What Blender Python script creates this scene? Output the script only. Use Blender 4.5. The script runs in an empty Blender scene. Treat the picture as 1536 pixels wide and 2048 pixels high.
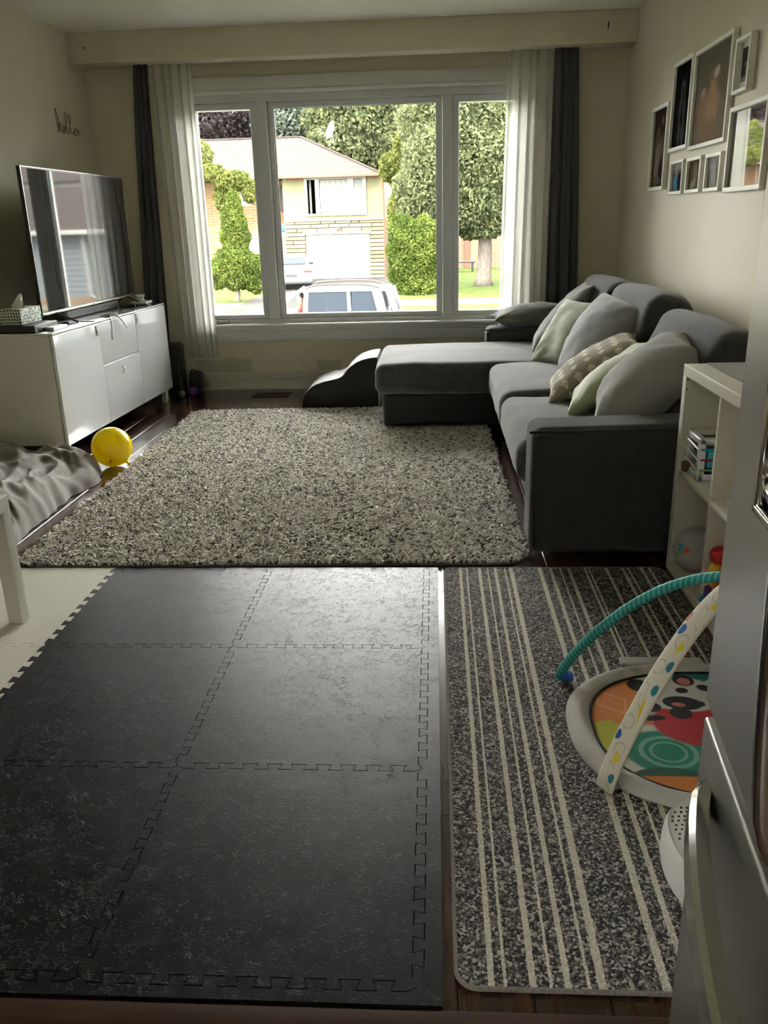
import bpy, bmesh, math, random
import numpy as np
from mathutils import Vector, Matrix, noise

# ---------------------------------------------------------------- camera, world, sun, exposure
scene = bpy.context.scene
COL = scene.collection
CAM_H = 1.265
PITCH, YAW, ROLL, FPX = 0.33504, 0.06581, -0.02736, 1664.16     # solved from the photograph's straight edges
_cp, _sp, _cy, _sy = math.cos(PITCH), math.sin(PITCH), math.cos(YAW), math.sin(YAW)
FWD = Vector((-_sy*_cp, _cy*_cp, -_sp)); _R0 = Vector((_cy, _sy, 0)); _U0 = _R0.cross(FWD)
RGT = _R0*math.cos(ROLL) + _U0*math.sin(ROLL); UPV = -_R0*math.sin(ROLL) + _U0*math.cos(ROLL)
cam = bpy.data.cameras.new('camera'); cam_o = bpy.data.objects.new('camera', cam); COL.objects.link(cam_o)
cam.sensor_fit = 'VERTICAL'; cam.sensor_height = 36.0; cam.lens = 36.0*FPX/2048.0
cam.clip_start = 0.02; cam.clip_end = 400
_m = Matrix((RGT, UPV, -FWD)).transposed().to_4x4(); _m.translation = Vector((0, 0, CAM_H))
cam_o.matrix_world = _m
scene.camera = cam_o

world = bpy.data.worlds.new('sky'); scene.world = world; world.use_nodes = True
bg = world.node_tree.nodes['Background']
bg.inputs[0].default_value = (1.0, 0.985, 0.95, 1); bg.inputs[1].default_value = 17.0
sun = bpy.data.lights.new('sun', 'SUN'); sun_o = bpy.data.objects.new('sun', sun); COL.objects.link(sun_o)
sun.energy = 5.0; sun.angle = 0.02; sun.color = (1.0, 0.93, 0.8)
sun_o.rotation_euler = Vector((0.35, 0.72, -0.62)).to_track_quat('-Z', 'Y').to_euler()
sun_o.location = (-5, -5, 12)
scene.view_settings.view_transform = 'Standard'; scene.view_settings.look = 'None'
scene.view_settings.gamma = 1.0; scene.view_settings.use_curve_mapping = False
scene.view_settings.exposure = 1.05

def ray(x, y):
    return RGT*((x-768)/FPX) + UPV*((1024-y)/FPX) + FWD
def at(x, y, Y):                     # the point a pixel shows at depth Y
    d = ray(x, y); return Vector((0, 0, CAM_H)) + d*(Y/d.y)
def gr(x, y, z=0.0):                 # the point a pixel shows at height z
    d = ray(x, y); return Vector((0, 0, CAM_H)) + d*((z-CAM_H)/d.z)

# ---------------------------------------------------------------- materials
def lin(c):
    return tuple(((v/255)/12.92 if v/255 <= 0.04045 else ((v/255+0.055)/1.055)**2.4) for v in c)
MATS = {}
def new_mat(name):
    m = bpy.data.materials.new(name); m.use_nodes = True
    nt = m.node_tree; b = nt.nodes['Principled BSDF']
    MATS[name] = m
    return m, nt, b
def N(nt, t, **kw):
    n = nt.nodes.new(t)
    for k, v in kw.items():
        setattr(n, k, v)
    return n
def mat(name, col, rough=0.6, metal=0.0, var=None, bump=None, coat=0.0, ior=1.5, sheen=0.0, spec=0.5,
        coords='Object', stretch=(1, 1, 1), trans=0.0):
    """var = (scale, amount[, detail]) colour mottling; bump = (scale, strength, distance)"""
    m, nt, b = new_mat(name)
    b.inputs['Base Color'].default_value = (*col, 1); b.inputs['Roughness'].default_value = rough
    b.inputs['Metallic'].default_value = metal; b.inputs['IOR'].default_value = ior
    b.inputs['Coat Weight'].default_value = coat; b.inputs['Coat Roughness'].default_value = 0.08
    b.inputs['Sheen Weight'].default_value = sheen; b.inputs['Specular IOR Level'].default_value = spec
    b.inputs['Transmission Weight'].default_value = trans
    if var or bump:
        tc = N(nt, 'ShaderNodeTexCoord'); mp = N(nt, 'ShaderNodeMapping')
        mp.inputs['Scale'].default_value = stretch
        nt.links.new(tc.outputs[coords], mp.inputs[0])
    if var:
        nz = N(nt, 'ShaderNodeTexNoise'); nz.inputs['Scale'].default_value = var[0]
        nz.inputs['Detail'].default_value = var[2] if len(var) > 2 else 4
        nt.links.new(mp.outputs[0], nz.inputs['Vector'])
        rp = N(nt, 'ShaderNodeMapRange'); rp.inputs[1].default_value = 0.25; rp.inputs[2].default_value = 0.75
        rp.inputs[3].default_value = 1-var[1]; rp.inputs[4].default_value = 1+var[1]
        nt.links.new(nz.outputs[0], rp.inputs[0])
        mx = N(nt, 'ShaderNodeVectorMath', operation='SCALE'); mx.inputs[0].default_value = col
        nt.links.new(rp.outputs[0], mx.inputs['Scale'])
        nt.links.new(mx.outputs[0], b.inputs['Base Color'])
    if bump:
        n2 = N(nt, 'ShaderNodeTexNoise'); n2.inputs['Scale'].default_value = bump[0]; n2.inputs['Detail'].default_value = 3
        nt.links.new(mp.outputs[0], n2.inputs['Vector'])
        bp = N(nt, 'ShaderNodeBump'); bp.inputs['Strength'].default_value = bump[1]; bp.inputs['Distance'].default_value = bump[2]
        nt.links.new(n2.outputs[0], bp.inputs['Height']); nt.links.new(bp.outputs[0], b.inputs['Normal'])
    return m

def mixrgb(nt, fac, a, bcol):
    mx = N(nt, 'ShaderNodeMix', data_type='RGBA')
    if isinstance(fac, float): mx.inputs[0].default_value = fac
    else: nt.links.new(fac, mx.inputs[0])
    for s, v in ((6, a), (7, bcol)):
        if isinstance(v, tuple): mx.inputs[s].default_value = (*v[:3], 1)
        else: nt.links.new(v, mx.inputs[s])
    return mx.outputs[2]
def math_(nt, op, a, b=None, c=None):
    n = N(nt, 'ShaderNodeMath', operation=op)
    for i, v in enumerate((a, b, c)):
        if v is None: continue
        if isinstance(v, (int, float)): n.inputs[i].default_value = v
        else: nt.links.new(v, n.inputs[i])
    return n.outputs[0]
def print_mat(name, base, blobs, rough=0.5, coat=0.0, grain=0.0, ior=1.5):
    """flat print: ellipses / boxes given in UV; (shape, cx, cy, rx, ry, rot_deg, colour, softness)"""
    m, nt, b = new_mat(name)
    b.inputs['Roughness'].default_value = rough; b.inputs['Coat Weight'].default_value = coat
    b.inputs['Coat Roughness'].default_value = 0.03; b.inputs['IOR'].default_value = ior; b.inputs['Coat IOR'].default_value = 1.7
    uv = N(nt, 'ShaderNodeTexCoord').outputs['UV']
    cur = tuple(base)
    for (shp, cx, cy, rx, ry, rot, c, soft) in blobs:
        mp = N(nt, 'ShaderNodeMapping', vector_type='TEXTURE')
        mp.inputs['Location'].default_value = (cx, cy, 0); mp.inputs['Rotation'].default_value = (0, 0, math.radians(rot))
        mp.inputs['Scale'].default_value = (rx, ry, 1)
        nt.links.new(uv, mp.inputs[0])
        if shp in 'er':
            ln = N(nt, 'ShaderNodeVectorMath', operation='LENGTH'); nt.links.new(mp.outputs[0], ln.inputs[0]); d = ln.outputs['Value']
        else:
            sx = N(nt, 'ShaderNodeSeparateXYZ'); nt.links.new(mp.outputs[0], sx.inputs[0])
            if shp == 'b':
                d = math_(nt, 'MAXIMUM', math_(nt, 'ABSOLUTE', sx.outputs[0]), math_(nt, 'ABSOLUTE', sx.outputs[1]))
            elif shp == 't':      # triangle
                d = math_(nt, 'MAXIMUM', math_(nt, 'MULTIPLY', sx.outputs[1], -1.0),
                          math_(nt, 'ADD', math_(nt, 'MULTIPLY', math_(nt, 'ABSOLUTE', sx.outputs[0]), 2.0), math_(nt, 'SUBTRACT', sx.outputs[1], 0.0)))
            else:                 # diamond
                d = math_(nt, 'ADD', math_(nt, 'ABSOLUTE', sx.outputs[0]), math_(nt, 'ABSOLUTE', sx.outputs[1]))
        if shp == 'r' or shp == 'q':   # ring outline
            d = math_(nt, 'ADD', math_(nt, 'MULTIPLY', math_(nt, 'ABSOLUTE', math_(nt, 'SUBTRACT', d, 0.92)), 8.0), 0.3)
        mr = N(nt, 'ShaderNodeMapRange', interpolation_type='SMOOTHSTEP')
        mr.inputs[1].default_value = 1+soft; mr.inputs[2].default_value = 1-soft; mr.inputs[3].default_value = 0; mr.inputs[4].default_value = 1
        nt.links.new(d, mr.inputs[0])
        cur = mixrgb(nt, mr.outputs[0], cur, tuple(c))
    if grain:
        nz = N(nt, 'ShaderNodeTexNoise'); nz.inputs['Scale'].default_value = 14; nz.inputs['Detail'].default_value = 6
        nt.links.new(uv, nz.inputs['Vector'])
        cur = mixrgb(nt, math_(nt, 'MULTIPLY', nz.outputs[0], grain), cur, (0.01, 0.01, 0.01))
    if isinstance(cur, tuple): b.inputs['Base Color'].default_value = (*cur, 1)
    else: nt.links.new(cur, b.inputs['Base Color'])
    return m

# ---------------------------------------------------------------- mesh builder
def axis_coords(L, r, k, n):
    h = L/2
    e = [r*(1-math.tan(math.pi/4*(1-j/k))) for j in range(k+1)]
    a = [-h+v for v in e]
    inner = h-r
    mid = [-inner+2*inner*i/n for i in range(1, n)] if inner > 1e-6 else []
    return a + mid + [-v for v in reversed(a)]
class MB:
    def __init__(s): s.v = []; s.f = []; s.uv = None
    def add(s, verts, faces, T=None):
        o = len(s.v)
        if T is not None: verts = [tuple(T @ Vector(p)) for p in verts]
        s.v += [tuple(p) for p in verts]; s.f += [tuple(i+o for i in f) for f in faces]
        return s
    def box(s, lo, hi, T=None):
        x0, y0, z0 = lo; x1, y1, z1 = hi
        return s.add([(x0,y0,z0),(x1,y0,z0),(x1,y1,z0),(x0,y1,z0),(x0,y0,z1),(x1,y0,z1),(x1,y1,z1),(x0,y1,z1)],
                     [(0,3,2,1),(4,5,6,7),(0,1,5,4),(1,2,6,5),(2,3,7,6),(3,0,4,7)], T)
    def rbox(s, c, size, r=0.01, k=2, n=2, fn=None, T=None):
        """box with rounded edges, centre c; fn(p)->p deforms in local space"""
        r = min(r, min(size)/2*0.999)
        ax = [axis_coords(L, r, k, n) for L in size]
        idx = {}; V = []; F = []
        inner = [L/2-r for L in size]
        def vid(p):
            key = tuple(round(q, 5) for q in p)
            if key in idx: return idx[key]
            q = [max(-i, min(i, a)) for a, i in zip(p, inner)]
            d = Vector([a-b for a, b in zip(p, q)])
            pp = Vector(q) + (d.normalized()*r if d.length > 1e-9 else d)
            if fn: pp = Vector(fn(pp))
            idx[key] = len(V); V.append(tuple(pp + Vector(c))); return idx[key]
        for a in range(3):
            b, d = (a+1) % 3, (a+2) % 3
            for sgn in (-1, 1):
                B, D = ax[b], ax[d]
                for i in range(len(B)-1):
                    for j in range(len(D)-1):
                        q = []
                        for (bi, dj) in ((i,j),(i+1,j),(i+1,j+1),(i,j+1)):
                            p = [0,0,0]; p[a] = sgn*size[a]/2; p[b] = B[bi]; p[d] = D[dj]; q.append(vid(p))
                        F.append(tuple(q if sgn > 0 else q[::-1]))
        return s.add(V, F, T)
    def tube(s, pts, r, seg=8, closed=False, cap=True, T=None, flat=None):
        """flat=(a,b,up): elliptical/flat section"""
        P = [Vector(p) for p in pts]; n = len(P); rr = r if isinstance(r, (list, tuple)) else [r]*n
        V = []; F = []; prev = None
        for i in range(n):
            if closed: t = (P[(i+1) % n]-P[i-1]).normalized()
            else: t = (P[min(i+1, n-1)]-P[max(i-1, 0)]).normalized()
            if flat: u = Vector(flat[2]).cross(t); u = u.normalized() if u.length > 1e-6 else Vector((1,0,0))
            elif prev is None:
                a = Vector((0,0,1)) if abs(t.z) < 0.9 else Vector((1,0,0)); u = a.cross(t).normalized()
            else:
                u = (prev - t*prev.dot(t)); u = u.normalized() if u.length > 1e-6 else Vector((1,0,0))
            prev = u; w = t.cross(u)
            ra, rb = (flat[0], flat[1]) if flat else (rr[i], rr[i])
            for k in range(seg):
                an = 2*math.pi*k/seg; V.append(tuple(P[i]+u*math.cos(an)*ra+w*math.sin(an)*rb))
        m = n if closed else n-1
        for i in range(m):
            j = (i+1) % n
            for k in range(seg): F.append((i*seg+k, i*seg+(k+1) % seg, j*seg+(k+1) % seg, j*seg+k))
        if cap and not closed:
            F.append(tuple(range(seg))[::-1]); F.append(tuple((n-1)*seg+k for k in range(seg)))
        return s.add(V, F, T)
    def lathe(s, prof, c=(0,0,0), seg=24, T=None, axis='z'):
        V = []; F = []
        for (r, z) in prof:
            for k in range(seg):
                a = 2*math.pi*k/seg; p = (r*math.cos(a), r*math.sin(a), z)
                if axis == 'y': p = (p[0], p[2], p[1])
                if axis == 'x': p = (p[2], p[0], p[1])
                V.append(tuple(Vector(p)+Vector(c)))
        for i in range(len(prof)-1):
            for k in range(seg): F.append((i*seg+k, i*seg+(k+1) % seg, (i+1)*seg+(k+1) % seg, (i+1)*seg+k))
        F.append(tuple(range(seg))[::-1]); F.append(tuple((len(prof)-1)*seg+k for k in range(seg)))
        return s.add(V, F, T)
    def prism(s, poly, z0, z1, T=None, chamfer=0.0):
        """polygon (x,y) CCW extruded in z"""
        n = len(poly); V = [(x,y,z0) for x,y in poly]+[(x,y,z1) for x,y in poly]
        F = [tuple(range(n))[::-1], tuple(range(n, 2*n))]+[(i,(i+1) % n,n+(i+1) % n,n+i) for i in range(n)]
        return s.add(V, F, T)
    def sweepx(s, prof, x0, x1):
        """profile of (y,z) swept along x"""
        n = len(prof); V = [(x0,y,z) for y,z in prof]+[(x1,y,z) for y,z in prof]
        F = [tuple(range(n)), tuple(range(n,2*n))[::-1]]+[(i,n+i,n+(i+1) % n,(i+1) % n) for i in range(n)]
        return s.add(V, F)
    def grid(s, fn, nu, nv, T=None, closed_u=False):
        V = [tuple(fn(i/nu, j/nv)) for j in range(nv+1) for i in range(nu+1)]
        F = [(j*(nu+1)+i, j*(nu+1)+i+1, (j+1)*(nu+1)+i+1, (j+1)*(nu+1)+i) for j in range(nv) for i in range(nu)]
        return s.add(V, F, T)
    def mesh(s, name, smooth=None):
        me = bpy.data.meshes.new(name); me.from_pydata(s.v, [], s.f); me.update()
        bm = bmesh.new(); bm.from_mesh(me); bmesh.ops.recalc_face_normals(bm, faces=bm.faces); bm.to_mesh(me); bm.free()
        if smooth is not None:
            for p in me.polygons: p.use_smooth = True
            if smooth < 3.1:
                me.set_sharp_from_angle(angle=smooth)
        return me
    def obj(s, name, material, parent=None, smooth=0.7):
        return link(name, s.mesh(name, smooth), material, parent)
INV = {}
def link(name, me, material, parent=None):
    o = bpy.data.objects.new(name, me); COL.objects.link(o)
    if material is not None and not me.materials:
        me.materials.append(MATS[material] if isinstance(material, str) else material)
    if parent is not None: adopt(o, parent)
    return o
def adopt(o, parent):
    o.parent = parent
    if parent.name in INV: o.matrix_parent_inverse = INV[parent.name]     # parts are modelled in world space
def tag(o, label=None, cat=None, group=None, kind=None):
    if label: o['label'] = label
    if cat: o['category'] = cat
    if group: o['group'] = group
    if kind: o['kind'] = kind
    return o
def thing(name, label, cat, loc=(0,0,0), rotz=0.0, group=None, local=False):
    o = bpy.data.objects.new(name, None); COL.objects.link(o); o.empty_display_size = 0.1
    o.location = loc; o.rotation_euler = (0, 0, rotz)
    if not local:
        INV[o.name] = (Matrix.Translation(Vector(loc)) @ Matrix.Rotation(rotz, 4, 'Z')).inverted()
    return tag(o, label, cat, group)
def struct(o): o['kind'] = 'structure'; return o
def fast_mesh(name, V, Q, mats, attr=None):
    """numpy verts (n,3) and quads (m,4)"""
    me = bpy.data.meshes.new(name)
    V = np.ascontiguousarray(V, dtype=np.float32); Q = np.ascontiguousarray(Q, dtype=np.int32)
    me.vertices.add(len(V)); me.vertices.foreach_set('co', V.ravel())
    me.loops.add(Q.size); me.loops.foreach_set('vertex_index', Q.ravel())
    me.polygons.add(len(Q)); me.polygons.foreach_set('loop_start', np.arange(len(Q), dtype=np.int32)*Q.shape[1])
    me.polygons.foreach_set('loop_total', np.full(len(Q), Q.shape[1], dtype=np.int32))
    if attr is not None:
        a = me.attributes.new('tint', 'FLOAT', 'POINT'); a.data.foreach_set('value', np.ascontiguousarray(attr, dtype=np.float32))
    me.update(calc_edges=True)
    for m in mats: me.materials.append(MATS[m] if isinstance(m, str) else m)
    return me
def set_uv(me, fn):
    uv = me.uv_layers.new(name='UVMap')
    for l in me.loops:
        uv.data[l.index].uv = fn(me.vertices[l.vertex_index].co)
def catmull(pts, per=8, closed=False):
    P = [Vector(p) for p in pts]; n = len(P); out = []
    rng = range(n if closed else n-1)
    for i in rng:
        if closed: p0, p1, p2, p3 = P[i-1], P[i], P[(i+1) % n], P[(i+2) % n]
        else: p0, p1, p2, p3 = P[max(i-1,0)], P[i], P[i+1], P[min(i+2,n-1)]
        for k in range(per):
            t = k/per
            out.append(0.5*((2*p1)+(p2-p0)*t+(2*p0-5*p1+4*p2-p3)*t*t+(3*p1-p0-3*p2+p3)*t**3))
    if not closed: out.append(P[-1])
    return out
rnd = random.Random(7); npr = np.random.default_rng(5)
# ---------------------------------------------------------------- material library
mat('ceiling_paint', (0.80, 0.78, 0.70), 0.9, bump=(160, 0.5, 0.004))
mat('wall_paint', (0.60, 0.55, 0.405), 0.55, var=(3, 0.03), bump=(220, 0.12, 0.001))
mat('trim_white', (0.66, 0.66, 0.64), 0.4)
mat('trim_beige', (0.52, 0.50, 0.43), 0.45)
mat('vinyl_white', (0.62, 0.63, 0.63), 0.35)
mat('steel_handle', (0.55, 0.55, 0.54), 0.3, metal=0.7)
mat('white_gloss', (0.72, 0.74, 0.76), 0.12, coat=0.6)
mat('white_matte', (0.66, 0.65, 0.60), 0.5)
mat('white_plastic', (0.75, 0.75, 0.74), 0.35)
mat('black_plastic', (0.012, 0.012, 0.013), 0.35)
mat('black_matte', (0.010, 0.010, 0.011), 0.7)
mat('grey_plastic', (0.07, 0.072, 0.075), 0.5)
mat('silver', (0.5, 0.5, 0.5), 0.25, metal=1.0)
mat('shadow_gap', (0.02, 0.02, 0.02), 0.8)
mat('copper_wire', (0.20, 0.11, 0.05), 0.4, metal=0.7)
mat('sub_floor', (0.02, 0.012, 0.008), 0.8)
mat('sofa_fabric', (0.040, 0.041, 0.0445), 0.95, var=(26, 0.35, 8), bump=(900, 0.6, 0.0015), sheen=0.35)
mat('sofa_base_fabric', (0.034, 0.036, 0.038), 0.95, var=(60, 0.3, 6), bump=(900, 0.6, 0.0015), stretch=(1, 1, 4), sheen=0.15)
mat('black_fabric', (0.010, 0.010, 0.012), 0.8, bump=(500, 0.3, 0.001), sheen=0.15)
mat('step_cover', (0.035, 0.036, 0.045), 0.55, bump=(18, 0.5, 0.01), sheen=0.4)
mat('pillow_grey', (0.30, 0.295, 0.28), 0.9, bump=(700, 0.5, 0.001), var=(9, 0.10), sheen=0.3)
mat('pillow_darkgrey', (0.155, 0.155, 0.145), 0.9, bump=(700, 0.5, 0.001), var=(9, 0.12), sheen=0.3)
mat('pillow_midgrey', (0.20, 0.20, 0.20), 0.9, bump=(300, 0.7, 0.002), var=(30, 0.15), sheen=0.4)
mat('pillow_olive', (0.13, 0.132, 0.105), 0.9, bump=(700, 0.5, 0.001), var=(9, 0.12), sheen=0.3)
mat('pillow_green', (0.30, 0.31, 0.215), 0.8, bump=(500, 0.5, 0.001), var=(8, 0.10), sheen=0.4)
mat('pillow_velvet', (0.33, 0.35, 0.20), 0.7, bump=(500, 0.4, 0.001), var=(10, 0.12), sheen=0.5)
mat('curtain_dark', (0.055, 0.055, 0.062), 0.9, bump=(500, 0.3, 0.001), sheen=0.2)
mat('blanket', (0.145, 0.122, 0.10), 0.85, bump=(300, 0.5, 0.002), var=(14, 0.18), sheen=0.6)
mat('balloon', (0.88, 0.74, 0.0), 0.2, coat=0.4)
_nt = MATS['balloon'].node_tree; _t = N(_nt, 'ShaderNodeBsdfTranslucent'); _t.inputs[0].default_value = (0.95, 0.78, 0.0, 1); _x = N(_nt, 'ShaderNodeMixShader'); _x.inputs[0].default_value = 0.4
_nt.links.new(_nt.nodes['Principled BSDF'].outputs[0], _x.inputs[1]); _nt.links.new(_t.outputs[0], _x.inputs[2]); _nt.links.new(_x.outputs[0], _nt.nodes['Material Output'].inputs[0])
mat('balloon_print', (0.45, 0.18, 0.0), 0.4)
mat('teal', (0.02, 0.30, 0.30), 0.55)
mat('blue', (0.02, 0.10, 0.42), 0.5); mat('red', (0.55, 0.02, 0.02), 0.3); mat('yellow', (0.85, 0.52, 0.02), 0.3)
mat('orange', (0.75, 0.20, 0.02), 0.3); mat('purple', (0.10, 0.03, 0.20), 0.35); mat('cyan', (0.02, 0.35, 0.55), 0.35)
mat('skyblue', (0.05, 0.42, 0.6), 0.4); mat('lime', (0.15, 0.5, 0.06), 0.4)
mat('grey_cloth', (0.40, 0.39, 0.37), 0.9, var=(30, 0.12), bump=(300, 0.4, 0.001))
mat('mat_border', (0.46, 0.44, 0.42), 0.85, bump=(30, 0.6, 0.006), var=(12, 0.08))
mat('tissue', (0.75, 0.74, 0.70), 0.9)

def glass_mat():
    m, nt, b = new_mat('window_glass')
    out = nt.nodes['Material Output']
    fr = N(nt, 'ShaderNodeFresnel'); fr.inputs[0].default_value = 1.45
    tr = N(nt, 'ShaderNodeBsdfTransparent'); tr.inputs[0].default_value = (0.97, 0.98, 0.97, 1)
    gl = N(nt, 'ShaderNodeBsdfGlossy'); gl.inputs['Roughness'].default_value = 0.01
    mx = N(nt, 'ShaderNodeMixShader'); nt.links.new(fr.outputs[0], mx.inputs[0]); nt.links.new(tr.outputs[0], mx.inputs[1]); nt.links.new(gl.outputs[0], mx.inputs[2])
    nt.links.new(mx.outputs[0], out.inputs[0]); nt.nodes.remove(b)
glass_mat()
def sheer_mat():
    m, nt, b = new_mat('sheer_voile')
    out = nt.nodes['Material Output']
    tl = N(nt, 'ShaderNodeBsdfTranslucent'); tl.inputs[0].default_value = (0.82, 0.81, 0.77, 1)
    df = N(nt, 'ShaderNodeBsdfDiffuse'); df.inputs[0].default_value = (0.80, 0.79, 0.74, 1)
    tr = N(nt, 'ShaderNodeBsdfTransparent'); tr.inputs[0].default_value = (1, 1, 1, 1)
    m1 = N(nt, 'ShaderNodeMixShader'); m1.inputs[0].default_value = 0.38
    nt.links.new(tl.outputs[0], m1.inputs[1]); nt.links.new(df.outputs[0], m1.inputs[2])
    m2 = N(nt, 'ShaderNodeMixShader'); m2.inputs[0].default_value = 0.36
    nt.links.new(m1.outputs[0], m2.inputs[1]); nt.links.new(tr.outputs[0], m2.inputs[2])
    nt.links.new(m2.outputs[0], out.inputs[0]); nt.nodes.remove(b)
sheer_mat()
def wood_mat():
    m, nt, b = new_mat('plank_wood')
    tc = N(nt, 'ShaderNodeTexCoord'); oi = N(nt, 'ShaderNodeObjectInfo')
    ad = N(nt, 'ShaderNodeVectorMath', operation='ADD'); nt.links.new(tc.outputs['Object'], ad.inputs[0])
    cb = N(nt, 'ShaderNodeCombineXYZ')
    nt.links.new(math_(nt, 'MULTIPLY', oi.outputs['Random'], 37.0), cb.inputs[0]); nt.links.new(math_(nt, 'MULTIPLY', oi.outputs['Random'], 91.0), cb.inputs[1])
    nt.links.new(cb.outputs[0], ad.inputs[1])
    mp = N(nt, 'ShaderNodeMapping'); mp.inputs['Scale'].default_value = (16, 1.1, 1); nt.links.new(ad.outputs[0], mp.inputs[0])
    nz = N(nt, 'ShaderNodeTexNoise'); nz.inputs['Scale'].default_value = 2.2; nz.inputs['Detail'].default_value = 8; nz.inputs['Roughness'].default_value = 0.65
    nz.inputs['Distortion'].default_value = 0.8; nt.links.new(mp.outputs[0], nz.inputs['Vector'])
    f = math_(nt, 'ADD', nz.outputs[0], math_(nt, 'MULTIPLY', math_(nt, 'SUBTRACT', oi.outputs['Random'], 0.5), 0.22))
    cr = N(nt, 'ShaderNodeValToRGB'); e = cr.color_ramp.elements
    e[0].position = 0.3; e[0].color = (0.016, 0.006, 0.004, 1); e[1].position = 0.72; e[1].color = (0.085, 0.034, 0.020, 1)
    nt.links.new(f, cr.inputs[0]); nt.links.new(cr.outputs[0], b.inputs['Base Color'])
    b.inputs['Roughness'].default_value = 0.22; b.inputs['Coat Weight'].default_value = 0.6; b.inputs['Coat Roughness'].default_value = 0.1
    bp = N(nt, 'ShaderNodeBump'); bp.inputs['Strength'].default_value = 0.08; bp.inputs['Distance'].default_value = 0.002
    nt.links.new(nz.outputs[0], bp.inputs['Height']); nt.links.new(bp.outputs[0], b.inputs['Normal'])
wood_mat()
mat('threshold_wood', (0.040, 0.018, 0.008), 0.6, var=(3, 0.3, 6), stretch=(2, 14, 1), spec=0.08)
mat('kitchen_floor', (0.07, 0.04, 0.02), 0.4, var=(3, 0.25, 6), stretch=(2, 14, 1))

# ---------------------------------------------------------------- room shell
XL, XR, YB, YF, ZC = -2.575, 1.39, -2.6, 6.74, 2.58
struct(MB().box((XL-0.1, YB, -0.15), (XR+0.1, 0.97, -0.002)).obj('floor_kitchen', 'kitchen_floor', smooth=None))
floor = struct(MB().box((XL-0.1, 0.97, -0.15), (XR+0.1, YF+0.2, -0.009)).obj('floor', 'sub_floor', smooth=None))
PW, PL = 0.1304, 1.2
def plank_mesh(L):
    b = 0.0015; w = PW-0.0008; mb = MB()
    x0, x1, y0, y1 = -w/2, w/2, 0.0004, L-0.0004
    V = [(x0,y0,-0.009),(x1,y0,-0.009),(x1,y1,-0.009),(x0,y1,-0.009),
         (x0,y0,-b),(x1,y0,-b),(x1,y1,-b),(x0,y1,-b),(x0+b,y0+b,0),(x1-b,y0+b,0),(x1-b,y1-b,0),(x0+b,y1-b,0)]
    F = [(8,9,10,11)]+[(i,(i+1) % 4,4+(i+1) % 4,4+i) for i in range(4)]+[(4+i,4+(i+1) % 4,8+(i+1) % 4,8+i) for i in range(4)]
    me = mb.add(V, F).mesh('plank', None); me.materials.append(MATS['plank_wood']); return me
plank_cache = {}
ncol = int((XR-XL)/PW)+1
for c in range(ncol):
    y = 1.05 - [0.0, 0.47, 0.86, 0.25, 0.7][c % 5]
    x = XL + PW*(c+0.5)
    while y < YF:
        y0, y1 = max(y, 1.05), min(y+PL, YF)
        if y1-y0 > 0.03:
            L = round(y1-y0, 3)
            if L not in plank_cache: plank_cache[L] = plank_mesh(L)
            o = bpy.data.objects.new('plank', plank_cache[L]); COL.objects.link(o); o.location = (x, y0, 0); o.parent = floor
        y += PL
# wooden threshold between the kitchen and the living room floor
th = MB(); th.sweepx([(0.965, -0.002), (1.052, -0.002), (1.052, 0.006), (1.046, 0.0095), (0.975, 0.0095), (0.965, 0.004)], XL, XR)
tag(th.obj('threshold_strip', 'threshold_wood'), kind='structure')
struct(MB().box((XL-0.1, YB-0.1, ZC), (XR+0.1, YF+0.2, ZC+0.1)).obj('ceiling', 'ceiling_paint', smooth=None))
struct(MB().box((XR, YB-0.1, -0.15), (XR+0.1, YF+0.2, ZC)).obj('wall_right', 'wall_paint', smooth=None))
struct(MB().box((XL-0.1, YB-0.1, -0.15), (XR+0.1, YB, ZC)).obj('wall_kitchen', 'wall_paint', smooth=None))
KY0, KY1, KZ0, KZ1 = -2.0, -0.4, 1.0, 2.1              # unseen window opening added behind the camera to bring in fill light
wl = MB(); wl.box((XL-0.1, YB-0.1, -0.15), (XL, KY0, ZC)); wl.box((XL-0.1, KY1, -0.15), (XL, YF+0.2, ZC)); wl.box((XL-0.1, KY0, -0.15), (XL, KY1, KZ0)); wl.box((XL-0.1, KY0, KZ1), (XL, KY1, ZC))
struct(wl.obj('wall_left', 'wall_paint', smooth=None))
kw = struct(bpy.data.objects.new('fill_window', None)); COL.objects.link(kw); kw['label'] = 'white two-part side window added out of view for fill light'
for y0, y1 in ((KY0, (KY0+KY1)/2), ((KY0+KY1)/2, KY1)):
    f_ = MB(); f_.box((XL-0.08, y0, KZ0), (XL-0.03, y0+0.06, KZ1)); f_.box((XL-0.08, y1-0.06, KZ0), (XL-0.03, y1, KZ1)); f_.box((XL-0.08, y0+0.06, KZ0), (XL-0.03, y1-0.06, KZ0+0.06)); f_.box((XL-0.08, y0+0.06, KZ1-0.06), (XL-0.03, y1-0.06, KZ1))
    pp = f_.obj('sash', 'vinyl_white', kw, None)
    MB().box((XL-0.058, y0+0.058, KZ0+0.058), (XL-0.052, y1-0.058, KZ1-0.058)).obj('pane', 'window_glass', pp, None)
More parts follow.
